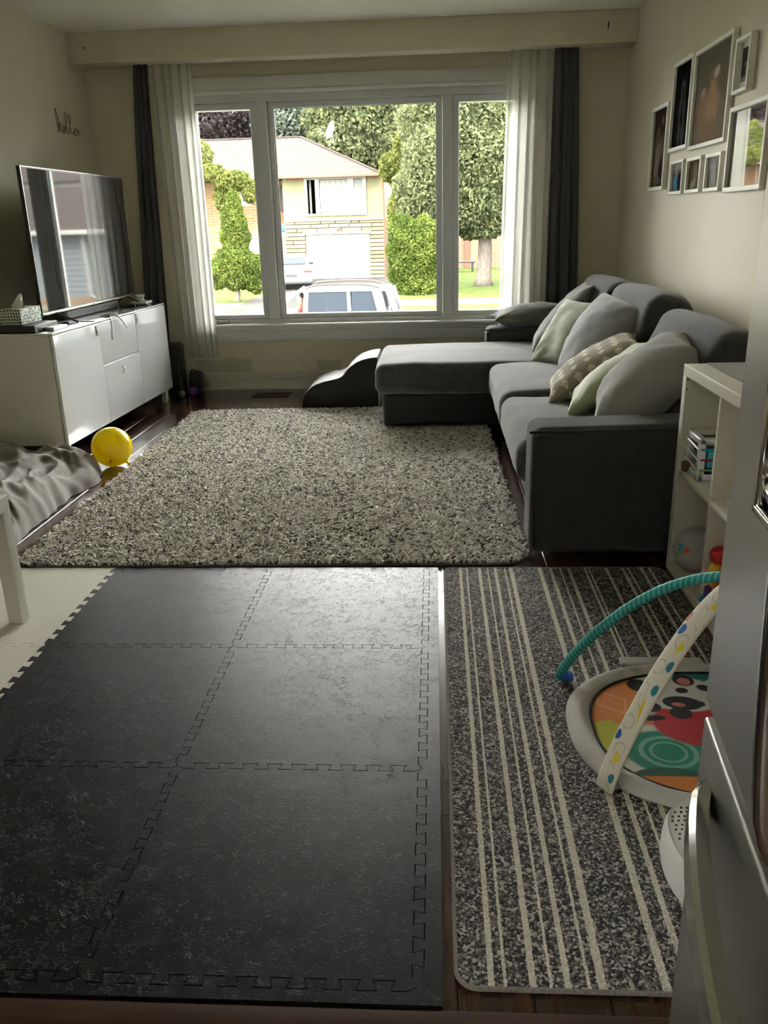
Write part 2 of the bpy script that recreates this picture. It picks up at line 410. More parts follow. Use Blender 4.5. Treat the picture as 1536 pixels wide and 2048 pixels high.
# window wall with its opening
OX0, OX1, OZ0, OZ1 = -1.87, 0.68, 0.505, 2.195
def patched_wall():
    m, nt, b = new_mat('wall_paint_patched')
    b.inputs['Roughness'].default_value = 0.6
    sp = N(nt, 'ShaderNodeSeparateXYZ'); tc = N(nt, 'ShaderNodeTexCoord'); nz = N(nt, 'ShaderNodeTexNoise'); nz.inputs['Scale'].default_value = 14
    nt.links.new(tc.outputs['Object'], nz.inputs['Vector'])
    nt.links.new(tc.outputs['Object'], sp.inputs[0])
    wob = math_(nt, 'MULTIPLY', math_(nt, 'SUBTRACT', nz.outputs[0], 0.5), 0.05)
    cur = (0.60, 0.55, 0.405)
    for (cx, cz, rx, rz) in ((-1.72, 0.16, 0.23, 0.082), (-0.86, 0.16, 0.10, 0.062)):     # darker touch-up patches of paint
        dx = math_(nt, 'DIVIDE', math_(nt, 'ABSOLUTE', math_(nt, 'SUBTRACT', math_(nt, 'ADD', sp.outputs[0], wob), cx)), rx)
        dz = math_(nt, 'DIVIDE', math_(nt, 'ABSOLUTE', math_(nt, 'SUBTRACT', math_(nt, 'ADD', sp.outputs[2], wob), cz)), rz)
        mr = N(nt, 'ShaderNodeMapRange'); mr.inputs[1].default_value = 1.06; mr.inputs[2].default_value = 0.94
        nt.links.new(math_(nt, 'MAXIMUM', dx, dz), mr.inputs[0])
        cur = mixrgb(nt, mr.outputs[0], cur, (0.44, 0.41, 0.33))
    nt.links.new(cur, b.inputs['Base Color'])
patched_wall()
w = MB()
w.box((XL, YF, -0.15), (XR, YF+0.2, OZ0)); w.box((XL, YF, OZ1), (XR, YF+0.2, ZC))
w.box((XL, YF, OZ0), (OX0, YF+0.2, OZ1)); w.box((OX1, YF, OZ0), (XR, YF+0.2, OZ1))
struct(w.obj('wall_window', 'wall_paint_patched', smooth=None))
# curtain bulkhead along the window wall
bk = struct(MB().rbox(((XL+XR)/2, 6.57, 2.48), (XR-XL-0.002, 0.16, 0.20), 0.004).obj('trim_bulkhead', 'wall_paint'))
MB().lathe([(0.006,-0.002),(0.006,0.003),(0.002,0.005)], at(167, 96, 6.488), 10, axis='y').obj('screw_hole', 'shadow_gap', bk)
p = at(1217, 50, 6.488); MB().rbox(p, (0.008, 0.006, 0.045), 0.003).obj('hook', 'black_matte', bk)
# baseboards
prof = [(6.739,0),(6.700,0),(6.700,0.012),(6.713,0.017),(6.713,0.076),(6.704,0.082),(6.704,0.088),(6.717,0.092),(6.717,0.112),(6.708,0.117),(6.708,0.122),(6.722,0.127),(6.722,0.138),(6.739,0.138)]
struct(MB().sweepx(prof, XL+0.03, XR-0.03).obj('baseboard_window', 'trim_beige', smooth=None))
struct(MB().box((XL, 1.05, 0), (XL+0.018, 6.70, 0.13)).obj('baseboard_left', 'trim_beige', smooth=None))
struct(MB().box((XR-0.018, 1.05, 0), (XR, 6.70, 0.13)).obj('baseboard_right', 'trim_beige', smooth=None))

# ---------------------------------------------------------------- window
win = struct(bpy.data.objects.new('window_1', None)); COL.objects.link(win)
win['label'] = 'white three-part picture window with two side casements'
cs = MB()
cs.sweepx([(6.74,2.185),(6.712,2.185),(6.706,2.195),(6.706,2.205),(6.716,2.212),(6.716,2.292),(6.722,2.300),(6.74,2.300)], -1.955, 0.765)
cs.obj('casing', 'trim_white', win)
for s, (a, b_) in enumerate(((-1.955, -1.86), (0.67, 0.765))):
    MB().rbox(((a+b_)/2, 6.726, 1.35), (b_-a, 0.028, 1.67), 0.005).obj('casing', 'trim_white', win)
sl = MB(); sl.sweepx([(6.80,0.497),(6.690,0.497),(6.684,0.503),(6.684,0.514),(6.690,0.520),(6.80,0.522)], -1.98, 0.79); sl.obj('window_sill', 'trim_white', win)
ap = MB(); ap.sweepx([(6.74,0.385),(6.722,0.385),(6.718,0.392),(6.718,0.462),(6.710,0.470),(6.710,0.482),(6.702,0.486),(6.702,0.497),(6.74,0.497)], -1.955, 0.765); ap.obj('apron', 'trim_white', win)
fm = MB()
FY0, FY1 = 6.775, 6.90
fm.box((OX0, FY0, 0.52), (OX1, FY1, 0.552)); fm.box((OX0, FY0, 2.135), (OX1, FY1, OZ1))
fm.box((OX0, FY0, 0.552), (-1.835, FY1, 2.135)); fm.box((0.645, FY0, 0.552), (OX1, FY1, 2.135))
fm.obj('frame', 'vinyl_white', win, smooth=None)
for x0, x1 in ((-1.325, -1.245), (0.065, 0.14)):
    MB().rbox(((x0+x1)/2, (FY0+FY1)/2-0.006, 1.3435), (x1-x0, FY1-FY0+0.012, 1.583), 0.004).obj('mullion', 'vinyl_white', win)
def ring(x0, x1, z0, z1, w, y0, y1, wb=None):
    wb = wb or w; m = MB()
    m.rbox(((x0+x1)/2, (y0+y1)/2, z1-w/2), (x1-x0, y1-y0, w), 0.005); m.rbox(((x0+x1)/2, (y0+y1)/2, z0+wb/2), (x1-x0, y1-y0, wb), 0.005)
    m.rbox((x0+w/2, (y0+y1)/2, (z0+z1)/2), (w, y1-y0, z1-z0-w-wb+0.01), 0.005); m.rbox((x1-w/2, (y0+y1)/2, (z0+z1)/2), (w, y1-y0, z1-z0-w-wb+0.01), 0.005)
    return m
for nm, (gx0, gx1, x0, x1) in dict(L=(-1.79,-1.375,-1.834,-1.327), C=(-1.20,0.02,-1.244,0.064), R=(0.185,0.60,0.141,0.644)).items():
    sa = ring(x0, x1, 0.553, 2.134, 0.046 if nm != 'C' else 0.040, 6.80 if nm != 'C' else 6.815, 6.88, 0.034).obj('sash', 'vinyl_white', win)
    bd = ring(gx0-0.006, gx1+0.006, 0.578, 2.100, 0.012, 6.826, 6.84).obj('glazing_bead', 'vinyl_white', sa)
    MB().box((gx0-0.004, 6.842, 0.576), (gx1+0.004, 6.848, 2.104)).obj('pane', 'window_glass', sa, smooth=None)
for x, y in ((532, 588), (905, 588)):            # casement lock levers on the mullions
    p = at(x, y, 6.765)
    MB().rbox(p, (0.022, 0.014, 0.14), 0.006).rbox(p+Vector((0.012, -0.016, 0.01)), (0.012, 0.012, 0.10), 0.005).obj('lock_lever', 'vinyl_white', win)
for x, y in ((447, 644), (988, 633)):
    p = at(x, y, 6.775)
    MB().rbox(p, (0.10, 0.03, 0.026), 0.008).rbox(p+Vector((0.0, -0.014, 0.010)), (0.075, 0.016, 0.012), 0.005).lathe([(0.009,-0.012),(0.009,0.012)], p+Vector((-0.05,-0.015,0.0)), 10).obj('crank_handle', 'steel_handle', win)

# ---------------------------------------------------------------- curtains
def curtain(name, label, m, xt0, xt1, xb0, xb1, z0, z1, y, folds, amp, seed, group):
    r = random.Random(seed); ph = [r.uniform(0, 6.28) for _ in range(4)]
    def fn(u, v):
        z = z1+(z0-z1)*v; k = v**0.8
        x0 = xt0+(xb0-xt0)*k; x1 = xt1+(xb1-xt1)*k
        uu = u + 0.025*math.sin(2*math.pi*(u*2.0)+ph[0]+v*1.5)
        a = amp*(0.75+0.5*v)
        yy = y + a*math.sin(2*math.pi*folds*uu+ph[1]+0.5*math.sin(v*4+ph[2])) + 0.25*a*math.sin(2*math.pi*folds*2.3*uu+ph[3]+v*2)
        xx = x0+(x1-x0)*u + 0.25*(x1-x0)/folds*math.cos(2*math.pi*folds*uu+ph[1])*0.6*(1 if 0.02 < u < 0.98 else 0)
        zz = z + (0.006*math.sin(9*u+ph[2]) if v > 0.98 else 0)
        return (xx, yy, zz)
    mb = MB(); mb.grid(fn, int(folds*16), 26)
    o = mb.obj(name, m, None, smooth=3.14)
    # top heading tape and bottom hem belong to the cloth
    he = MB(); he.grid(lambda u, v: Vector(fn(u, 1-0.018*v))+Vector((0, -0.0015, 0)), int(folds*16), 1)
    h = he.obj('hem', m, None, smooth=3.14); h.parent = o
    return tag(o, label, 'curtain', group)
CZ = 2.379
curtain('sheer_curtain', 'white sheer curtain hanging beside the television cabinet', 'sheer_voile', -2.045, -1.738, -2.01, -1.733, 0.28, CZ, 6.62, 5, 0.017, 1, 'white sheer curtains')
curtain('sheer_curtain', 'white sheer curtain falling behind the sofa chaise arm', 'sheer_voile', 0.53, 0.85, 0.49, 0.845, 0.28, CZ, 6.62, 5, 0.017, 2, 'white sheer curtains')
curtain('blackout_curtain', 'dark grey blackout curtain beside the television', 'curtain_dark', -2.151, -2.045, -2.30, -2.11, 0.12, CZ, 6.60, 3, 0.020, 3, 'dark grey blackout curtains')
curtain('blackout_curtain', 'dark grey blackout curtain in the corner behind the sofa', 'curtain_dark', 0.85, 1.012, 0.845, 1.10, 0.12, CZ, 6.60, 3, 0.020, 4, 'dark grey blackout curtains')
# ---------------------------------------------------------------- shag rug
def shag_mat():
    m, nt, b = new_mat('shag_yarn')
    a = N(nt, 'ShaderNodeAttribute', attribute_name='tint')
    cr = N(nt, 'ShaderNodeValToRGB'); cr.color_ramp.interpolation = 'CONSTANT'; e = cr.color_ramp.elements
    e[0].position = 0; e[0].color = (0.045, 0.041, 0.038, 1); e[1].position = 0.15; e[1].color = (0.42, 0.385, 0.335, 1)
    for p, c in ((0.26, (0.84, 0.80, 0.73, 1)), (0.66, (0.93, 0.90, 0.84, 1))):
        x = e.new(p); x.color = c
    nt.links.new(a.outputs['Fac'], cr.inputs[0]); nt.links.new(cr.outputs[0], b.inputs['Base Color'])
    b.inputs['Roughness'].default_value = 0.9; b.inputs['Sheen Weight'].default_value = 0.2
shag_mat()
mat('rug_backing', (0.16, 0.145, 0.125), 0.95)
rug = thing('shag_rug', 'cream and black speckled shag rug in front of the sofa', 'rug', (-0.68, 4.40, 0), math.radians(0.8))
RW, RL, RCR = 2.06, 2.86, 0.10
def rug_inside(x, y, m=0.0):
    dx = np.maximum(np.abs(x)-(RW/2-m-RCR), 0); dy = np.maximum(np.abs(y)-(RL/2-m-RCR), 0)
    return dx*dx+dy*dy < RCR*RCR
INV.pop('shag_rug')
rb = MB()
pts = []
for (sx, sy, a0) in ((1,1,0),(-1,1,90),(-1,-1,180),(1,-1,270)):
    for k in range(7):
        a = math.radians(a0+15*k); pts.append((sx*(RW/2-0.012-RCR)+RCR*math.cos(a), sy*(RL/2-0.012-RCR)+RCR*math.sin(a)))
rb.prism(pts, 0.0008, 0.010); rb.obj('backing', 'rug_backing', rug)
def pile(n, ln, rad, zlay):
    X = npr.uniform(-RW/2, RW/2, n*2); Y = npr.uniform(-RL/2, RL/2, n*2)
    k = rug_inside(X, Y, 0.008); X, Y = X[k][:n], Y[k][:n]; n = len(X)
    az = npr.uniform(0, 2*np.pi, n); L = ln*npr.uniform(0.7, 1.25, n); lean = npr.uniform(0.5, 1.25, n)
    d = np.stack([np.cos(az), np.sin(az)], 1)
    rings = []
    p0 = np.stack([X, Y, np.full(n, 0.008)], 1)
    for t in (0, 0.45, 0.8, 1.0):
        h = np.sin(np.clip(t*1.9*lean, 0, 2.4)); s = t*t*lean*0.8
        c = p0 + np.stack([d[:,0]*L*s, d[:,1]*L*s, L*0.62*h*np.ones(n)], 1)
        r = rad*(1.0 if t < 0.9 else 0.55)*npr.uniform(0.8, 1.2, n)
        side = np.stack([-d[:,1], d[:,0], np.zeros(n)], 1)
        nrm = np.stack([-d[:,0]*h, -d[:,1]*h, np.ones(n)*0.8], 1)
        rings.append(np.stack([c+side*r[:,None], c+nrm*r[:,None]*0.9, c-side*r[:,None]], 1))
    V = np.concatenate(rings, 1)                     # n,12,3
    base = (np.arange(n)*12)[:, None]
    fs = []
    for i in range(3):
        for a, b_ in ((0,1),(1,2),(2,0)):
            if (a, b_) == (2, 0) and i == 0: continue
            fs.append([i*3+a, i*3+b_, (i+1)*3+b_, (i+1)*3+a])
    Q = (base[:, :, None]+np.array(fs)[None]).reshape(-1, 4)
    # colour comes in loose runs: neighbours share yarn more often than not
    tint = npr.uniform(0, 1, n)
    return V.reshape(-1, 3), Q, np.repeat(tint, 12)
V, Q, T = pile(95000, 0.027, 0.0036, 0)
pm = fast_mesh('pile', V, Q, ['shag_yarn'], T)
for p_ in (pm,): p_.polygons.foreach_set('use_smooth', np.ones(len(p_.polygons), dtype=bool))
po = link('pile', pm, None, rug); po['kind'] = 'stuff'

# ---------------------------------------------------------------- foam puzzle tiles
def foam_mat(name, col, rough, spec=0.5):
    m, nt, b = new_mat(name)
    b.inputs['Base Color'].default_value = (*col, 1); b.inputs['Roughness'].default_value = rough; b.inputs['Specular IOR Level'].default_value = spec
    tc = N(nt, 'ShaderNodeTexCoord'); oc = tc.outputs['Object']
    sp = N(nt, 'ShaderNodeSeparateXYZ'); nt.links.new(oc, sp.inputs[0])
    wv = math_(nt, 'MULTIPLY', math_(nt, 'SINE', math_(nt, 'MULTIPLY', sp.outputs[0], 1300.0)), math_(nt, 'SINE', math_(nt, 'MULTIPLY', sp.outputs[1], 1300.0)))
    def nz(sc, det=3, dist=0.0):
        n_ = N(nt, 'ShaderNodeTexNoise'); n_.inputs['Scale'].default_value = sc; n_.inputs['Detail'].default_value = det; n_.inputs['Distortion'].default_value = dist; nt.links.new(oc, n_.inputs['Vector']); return n_.outputs[0]
    def ramp(x, a, c):
        r = N(nt, 'ShaderNodeMapRange'); r.inputs[1].default_value = a; r.inputs[2].default_value = c; nt.links.new(x, r.inputs[0]); return r.outputs[0]
    crease = ramp(math_(nt, 'ABSOLUTE', math_(nt, 'SUBTRACT', nz(48, 5, 0.6), 0.5)), 0.0, 0.022)        # 0 in the crease
    gate = ramp(nz(30, 2), 0.47, 0.56)                                                                   # only short runs of it
    crease = math_(nt, 'SUBTRACT', 1.0, math_(nt, 'MULTIPLY', math_(nt, 'SUBTRACT', 1.0, crease), gate))
    dent = ramp(nz(130, 2), 0.27, 0.36)
    h = math_(nt, 'ADD', math_(nt, 'MULTIPLY', wv, 0.14), math_(nt, 'ADD', math_(nt, 'MULTIPLY', crease, 1.0), math_(nt, 'ADD', math_(nt, 'MULTIPLY', dent, 0.9), math_(nt, 'MULTIPLY', nz(7), 2.5))))
    bp = N(nt, 'ShaderNodeBump'); bp.inputs['Strength'].default_value = 0.7; bp.inputs['Distance'].default_value = 0.0011
    nt.links.new(h, bp.inputs['Height']); nt.links.new(bp.outputs[0], b.inputs['Normal'])
foam_mat('foam_black', (0.008, 0.0085, 0.010), 0.38, 0.2)
foam_mat('foam_cream', (0.66, 0.635, 0.57), 0.6)
def seam(L, n, g, d=0.021, flat=False):
    """(s, offset) along one side; offset>0 points to the higher coordinate; g shifts the outline to leave a hairline joint"""
    if flat: return [(0, 0), (L, 0)]
    out = [(0, g)]
    m = 0.028; p = (L-2*m)/n
    out.append((m*0.6, -d/2+g))
    for k in range(n):
        c = m+p*(k+0.5); a, b_ = p*0.20+g, p*0.31+g
        out += [(c-a, -d/2+g), (c-b_, d/2+g), (c+b_, d/2+g), (c+a, -d/2+g)]
    out += [(L-m*0.6, -d/2+g), (L, g)]
    return out
def foam_piece(x0, x1, y0, y1, sides, mt, name, label, group, n=9):
    """sides: bottom,right,top,left -> True if interlocking"""
    G = 0.0011; P = []
    for s, o in seam(x1-x0, n, G, flat=not sides[0]): P.append((x0+s, y0+o))
    P.pop()
    for s, o in seam(y1-y0, n, -G, flat=not sides[1]): P.append((x1+o, y0+s))
    P.pop()
    for s, o in reversed(seam(x1-x0, n, -G, flat=not sides[2])): P.append((x0+s, y1+o))
    P.pop()
    for s, o in reversed(seam(y1-y0, n, G, flat=not sides[3])): P.append((x0+o, y0+s))
    P.pop()
    bm = bmesh.new(); vs = [bm.verts.new((x, y, 0.0125)) for x, y in P]
    f = bm.faces.new(vs); bmesh.ops.recalc_face_normals(bm, faces=[f])
    if f.normal.z < 0: f.normal_flip()
    bmesh.ops.inset_region(bm, faces=[f], thickness=0.0012, depth=0.0, use_even_offset=True)
    for v in bm.verts:
        if v.is_boundary: v.co.z = 0.0113
    be = [e for e in bm.edges if e.is_boundary]
    r = bmesh.ops.extrude_edge_only(bm, edges=be)
    for v in [g_ for g_ in r['geom'] if isinstance(g_, bmesh.types.BMVert)]: v.co.z = 0.0006
    bmesh.ops.triangulate(bm, faces=[f for f in bm.faces if len(f.verts) > 4])
    me = bpy.data.meshes.new(name); bm.to_mesh(me); bm.free()
    o = link(name, me, mt); return tag(o, label, 'foam mat', group)
CX = [-1.865, -1.254, -0.640, -0.036, 0.007]; RY = [1.056, 1.092, 1.702, 2.315, 2.945]
BG, CG, EG = 'black foam puzzle tiles', 'cream foam puzzle tiles', 'black foam mat edging strips'
lab = {(1,1): 'black foam tile at the near end by the threshold, away from the runner',
       (2,1): 'black foam tile at the near end by the threshold, beside the striped runner',
       (1,2): 'black foam tile in the middle row bordering the cream tile',
       (2,2): 'black foam tile in the middle row beside the striped runner',
       (1,3): 'black foam tile against the shag rug bordering the cream tile',
       (2,3): 'black foam tile against the shag rug beside the striped runner'}
for (c, r_), l in lab.items():
    foam_piece(CX[c], CX[c+1], RY[r_], RY[r_+1], (True, True, r_ < 3, True), 'foam_black', 'foam_tile', l, BG)
foam_piece(CX[0], CX[1], RY[2], RY[3], (False, True, True, False), 'foam_cream', 'foam_tile', 'cream foam tile under the near side of the white side table', CG)
foam_piece(CX[0], CX[1], RY[3], RY[4], (True, True, False, False), 'foam_cream', 'foam_tile', 'cream foam tile under the white table leg by the shag rug', CG)
for r_, t in ((1, 'by the threshold'), (2, 'beside the middle row of tiles'), (3, 'by the shag rug')):
    foam_piece(CX[3], CX[4], RY[r_], RY[r_+1], (False, False, False, True), 'foam_black', 'foam_edge_strip', 'narrow black foam edging strip along the striped runner '+t, EG)
for c, t in ((1, 'away from the striped runner'), (2, 'ending at the striped runner')):
    foam_piece(CX[c], CX[c+1], RY[0], RY[1], (False, False, True, False), 'foam_black', 'foam_edge_strip', 'narrow black foam edging strip along the threshold '+t, EG)

foam_piece(CX[3], CX[4], RY[0], RY[1], (False, False, False, False), 'foam_black', 'foam_edge_strip', 'small square black foam corner piece where threshold and runner meet', EG)
# ---------------------------------------------------------------- striped runner
def runner_mat():
    m, nt, b = new_mat('runner_loop')
    tc = N(nt, 'ShaderNodeTexCoord'); sp = N(nt, 'ShaderNodeSeparateXYZ'); nt.links.new(tc.outputs['Object'], sp.inputs[0])
    vz = N(nt, 'ShaderNodeTexVoronoi'); vz.inputs['Scale'].default_value = 200; vz.inputs['Randomness'].default_value = 1
    nt.links.new(tc.outputs['Object'], vz.inputs['Vector'])
    sc = N(nt, 'ShaderNodeSeparateColor'); nt.links.new(vz.outputs['Color'], sc.inputs[0])
    cr = N(nt, 'ShaderNodeValToRGB'); cr.color_ramp.interpolation = 'CONSTANT'; e = cr.color_ramp.elements
    e[0].color = (0.018, 0.017, 0.017, 1); e[1].position = 0.36; e[1].color = (0.095, 0.086, 0.080, 1)
    for p, c in ((0.62, (0.20, 0.182, 0.165, 1)), (0.80, (0.40, 0.375, 0.335, 1))):
        x = e.new(p); x.color = c
    nt.links.new(sc.outputs[0], cr.inputs[0])
    nz = N(nt, 'ShaderNodeTexNoise'); nz.inputs['Scale'].default_value = 160; nt.links.new(tc.outputs['Object'], nz.inputs['Vector'])
    xx = math_(nt, 'ADD', sp.outputs[0], math_(nt, 'MULTIPLY', math_(nt, 'SUBTRACT', nz.outputs[0], 0.5), 0.006))
    mask = None
    for cx, hw in ((0.092,0.0055),(0.116,0.0028),(0.164,0.0060),(0.195,0.0028),(0.224,0.0055),(0.260,0.0030),(0.283,0.0075),
                   (0.392,0.0075),(0.432,0.0060),(0.468,0.0030),(0.500,0.0060),(0.560,0.0045),(0.575,0.0028),(0.640,0.0050),(0.700,0.0055),(0.722,0.003),(0.770,0.006),(0.800,0.004)):
        d = math_(nt, 'LESS_THAN', math_(nt, 'ABSOLUTE', math_(nt, 'SUBTRACT', xx, cx)), hw)
        mask = d if mask is None else math_(nt, 'MAXIMUM', mask, d)
    cream = mixrgb(nt, math_(nt, 'MULTIPLY', sc.outputs[1], 0.45), (0.66, 0.62, 0.53), (0.32, 0.295, 0.25))
    nt.links.new(mixrgb(nt, mask, cr.outputs[0], cream), b.inputs['Base Color'])
    b.inputs['Roughness'].default_value = 0.95
    bp = N(nt, 'ShaderNodeBump'); bp.inputs['Strength'].default_value = 1.0; bp.inputs['Distance'].default_value = 0.004
    nt.links.new(math_(nt, 'SUBTRACT', 1.0, vz.outputs['Distance']), bp.inputs['Height']); nt.links.new(bp.outputs[0], b.inputs['Normal'])
runner_mat()
mat('runner_binding', (0.20, 0.185, 0.165), 0.95, var=(200, 0.4), bump=(400, 0.6, 0.002))
def rrect(x0, x1, y0, y1, r, k=6):
    P = []
    for cx, cy, a0 in ((x1-r,y1-r,0),(x0+r,y1-r,90),(x0+r,y0+r,180),(x1-r,y0+r,270)):
        for j in range(k+1):
            a = math.radians(a0+90*j/k); P.append((cx+r*math.cos(a), cy+r*math.sin(a)))
    return P
run = thing('runner_rug', 'grey flecked runner rug with cream lengthwise stripes', 'rug', (0.43, 2.0, 0))
MB().prism(rrect(0.034, 0.845, 1.098, 2.945, 0.035), 0.0006, 0.010).obj('carpet', 'runner_loop', run)
edge = [Vector((x, y, 0.0065)) for x, y in rrect(0.032, 0.847, 1.096, 2.947, 0.036)]
MB().tube(edge, 0.0048, 6, closed=True).obj('binding', 'runner_binding', run)

# ---------------------------------------------------------------- television cabinet
cr_ = math.radians(-2.09)
cab = thing('media_cabinet', 'white high-gloss media cabinet with two doors and two drawers', 'cabinet', (-2.085, 4.50, 0), cr_, local=True)
CL, CD = 1.785, 0.42
def lobj(mb, name, m, parent, smooth=0.7): return mb.obj(name, m, parent, smooth)
MB().rbox((-0.022-0.2, CL/2, 0.415), (0.396, CL-0.004, 0.622), 0.002).obj('body', 'white_matte', cab)
MB().rbox((-0.21, CL/2, 0.732), (CD, CL, 0.012), 0.003).obj('top_panel', 'white_gloss', cab)
for y0, y1, z0, z1, nm in ((0,0.594,0.105,0.724,'door'),(0.597,1.188,0.468,0.724,'drawer_front'),(0.597,1.188,0.105,0.464,'drawer_front'),(1.191,CL,0.105,0.724,'door')):
    MB().rbox((-0.009, (y0+y1)/2, (z0+z1)/2), (0.018, y1-y0, z1-z0), 0.0025).obj(nm, 'white_gloss', cab)
for x in (-0.05, -0.38):
    for y in (0.06, CL-0.06):
        MB().rbox((x, y, 0.0515), (0.035, 0.05, 0.1015), 0.004).obj('leg', 'white_matte', cab)
MB().box((-0.40, 0.04, 0.100), (-0.03, CL-0.04, 0.1045)).obj('underside', 'shadow_gap', cab, None)
for (y, z, dz) in ((0.565, 0.683, 0.062), (1.215, 0.683, 0.062)):
    s_ = MB(); s_.rbox((0.003, y, z), (0.004, 0.020, dz), 0.0018); s_.rbox((-0.045, y, 0.741), (0.09, 0.020, 0.005), 0.002); st = s_.obj('safety_strap', 'white_plastic', cab)
    MB().rbox((0.006, y, z-0.005), (0.004, 0.010, 0.030), 0.0018).obj('strap_plate', 'steel_handle', st)
sp_ = catmull([(-0.05, 0.86, 0.742), (-0.005, 0.875, 0.744), (0.014, 0.90, 0.728), (0.018, 0.95, 0.690), (0.022, 0.985, 0.655)], 6)
MB().tube(sp_, 0.004, 8, flat=(0.011, 0.0028, (1, 0, 0))).obj('safety_strap', 'white_plastic', cab)
MB().tube(catmull([(-0.09, 0.84, 0.742), (-0.03, 0.83, 0.746), (0.003, 0.80, 0.725), (0.006, 0.79, 0.60)], 6), 0.003, 8, flat=(0.010, 0.0022, (1,0,0))).obj('safety_strap', 'white_plastic', cab)
MB().tube(catmull([(0.004, 0.87, 0.430), (0.012, 0.875, 0.412), (0.012, 0.872, 0.385), (0.004, 0.870, 0.372)], 5), 0.004, 8).tube([(0.006, 0.872, 0.41), (0.012, 0.90, 0.405)], 0.003, 6).obj('drawer_latch', 'steel_handle', cab)

# ---------------------------------------------------------------- television (stands on the cabinet)
def screen_mat():
    m, nt, b = new_mat('tv_screen')
    b.inputs['Base Color'].default_value = (0.006, 0.006, 0.007, 1); b.inputs['Roughness'].default_value = 0.035; b.inputs['IOR'].default_value = 2.3
screen_mat()
CT = 0.7385
tv = thing('television', 'large flat screen television reflecting the street', 'television', (-2.085, 4.50, 0), cr_, local=True)
TX = -0.20; TY0, TY1, TZ0, TZ1 = 0.315, 1.765, 0.802, 1.612
hb = MB(); hb.rbox((TX-0.012, (TY0+TY1)/2, (TZ0+TZ1)/2), (0.022, TY1-TY0, TZ1-TZ0), 0.003)
hb.rbox((TX-0.038, (TY0+TY1)/2, TZ0+0.26), (0.04, TY1-TY0-0.16, 0.44), 0.012); hb.obj('housing', 'black_plastic', tv)
def panel(c, u, v, name, m, parent):
    c, u, v = Vector(c), Vector(u), Vector(v)
    me = bpy.data.meshes.new(name); me.from_pydata([tuple(c-u-v), tuple(c+u-v), tuple(c+u+v), tuple(c-u+v)], [], [(0,1,2,3)])
    uv = me.uv_layers.new(name='UVMap')
    for i, q in enumerate(((0,0),(1,0),(1,1),(0,1))): uv.data[i].uv = q
    return link(name, me, m, parent)
panel((TX+0.0004, (TY0+TY1)/2, (TZ0+TZ1)/2+0.004), (0, (TY1-TY0)/2-0.009, 0), (0, 0, (TZ1-TZ0)/2-0.013), 'screen', 'tv_screen', tv)
bz = MB()
bz.rbox((TX+0.001, (TY0+TY1)/2, TZ0+0.006), (0.006, TY1-TY0, 0.013), 0.002); bz.rbox((TX+0.0, (TY0+TY1)/2, TZ1-0.002), (0.004, TY1-TY0, 0.006), 0.0015)
bz.rbox((TX, TY0+0.003, (TZ0+TZ1)/2), (0.004, 0.007, TZ1-TZ0), 0.0015); bz.rbox((TX, TY1-0.003, (TZ0+TZ1)/2), (0.004, 0.007, TZ1-TZ0), 0.0015)
bz.obj('bezel', 'silver', tv)
MB().rbox((TX+0.006, (TY0+TY1)/2, TZ0+0.004), (0.008, 0.05, 0.010), 0.002).obj('sensor', 'silver', tv)
for y in (TY0+0.17, TY1-0.17):
    MB().tube([(TX-0.01, y, TZ0+0.004), (TX+0.12, y+0.02, CT+0.006)], 0.006, 8).tube([(TX-0.02, y, TZ0+0.004), (TX-0.13, y+0.02, CT+0.006)], 0.006, 8).obj('stand_leg', 'grey_plastic', tv)
sb = thing('soundbar', 'dark grey soundbar lying behind the television feet', 'soundbar', (-2.085, 4.50, 0), cr_, local=True)
MB().rbox((TX-0.06, 1.06, CT+0.031), (0.075, 0.84, 0.060), 0.012, 3).obj('body', 'grey_plastic', sb)
MB().rbox((TX-0.021, 1.06, CT+0.031), (0.006, 0.80, 0.045), 0.0028).obj('grille', 'grey_plastic', sb)
def dev(c, size, name, m, label, cat, r=0.004, rz=0.0):
    t = MB(); t.rbox((0,0,0), size, r); o = t.obj(name, m); q = Matrix.Rotation(cr_, 4, 'Z') @ Vector(c)
    o.location = Vector((-2.085, 4.50, 0))+q; o.rotation_euler = (0, 0, cr_+rz); return tag(o, label, cat)
# black player under the tissue box
pl = dev((-0.25, 0.145, CT+0.022), (0.30, 0.27, 0.038), 'cable_box', 'black_plastic', 'flat black cable box under the tissue box', 'cable box')
tb = thing('tissue_box', 'patterned green and white tissue box on the cabinet', 'tissue box', (-2.085, 4.50, 0), cr_, local=True)
def tissue_mat():
    m, nt, b = new_mat('tissue_print')
    tc = N(nt, 'ShaderNodeTexCoord'); mp = N(nt, 'ShaderNodeMapping'); mp.inputs['Scale'].default_value = (62, 62, 62)
    nt.links.new(tc.outputs['Object'], mp.inputs[0])
    vz = N(nt, 'ShaderNodeTexVoronoi', feature='DISTANCE_TO_EDGE'); vz.inputs['Randomness'].default_value = 0.45; vz.inputs['Scale'].default_value = 1
    nt.links.new(mp.outputs[0], vz.inputs['Vector'])
    st = math_(nt, 'GREATER_THAN', vz.outputs['Distance'], 0.16)
    nt.links.new(mixrgb(nt, st, (0.62, 0.66, 0.58), (0.035, 0.085, 0.07)), b.inputs['Base Color'])
tissue_mat()
MB().rbox((-0.245, 0.155, CT+0.042+0.043), (0.12, 0.235, 0.085), 0.003).obj('carton', 'tissue_print', tb)
ts = MB()
for a in range(3):
    ts.grid(lambda u, v, a=a: (-0.245+0.03*math.sin(3*u+a)+0.012*(a-1), 0.095+0.10*u+0.02*a, CT+0.126+v*(0.05+0.03*math.sin(2.5*u+a))*math.sin(math.pi*(0.12+0.76*u))), 8, 5)
ts.obj('tissue', 'tissue', tb, 3.14)
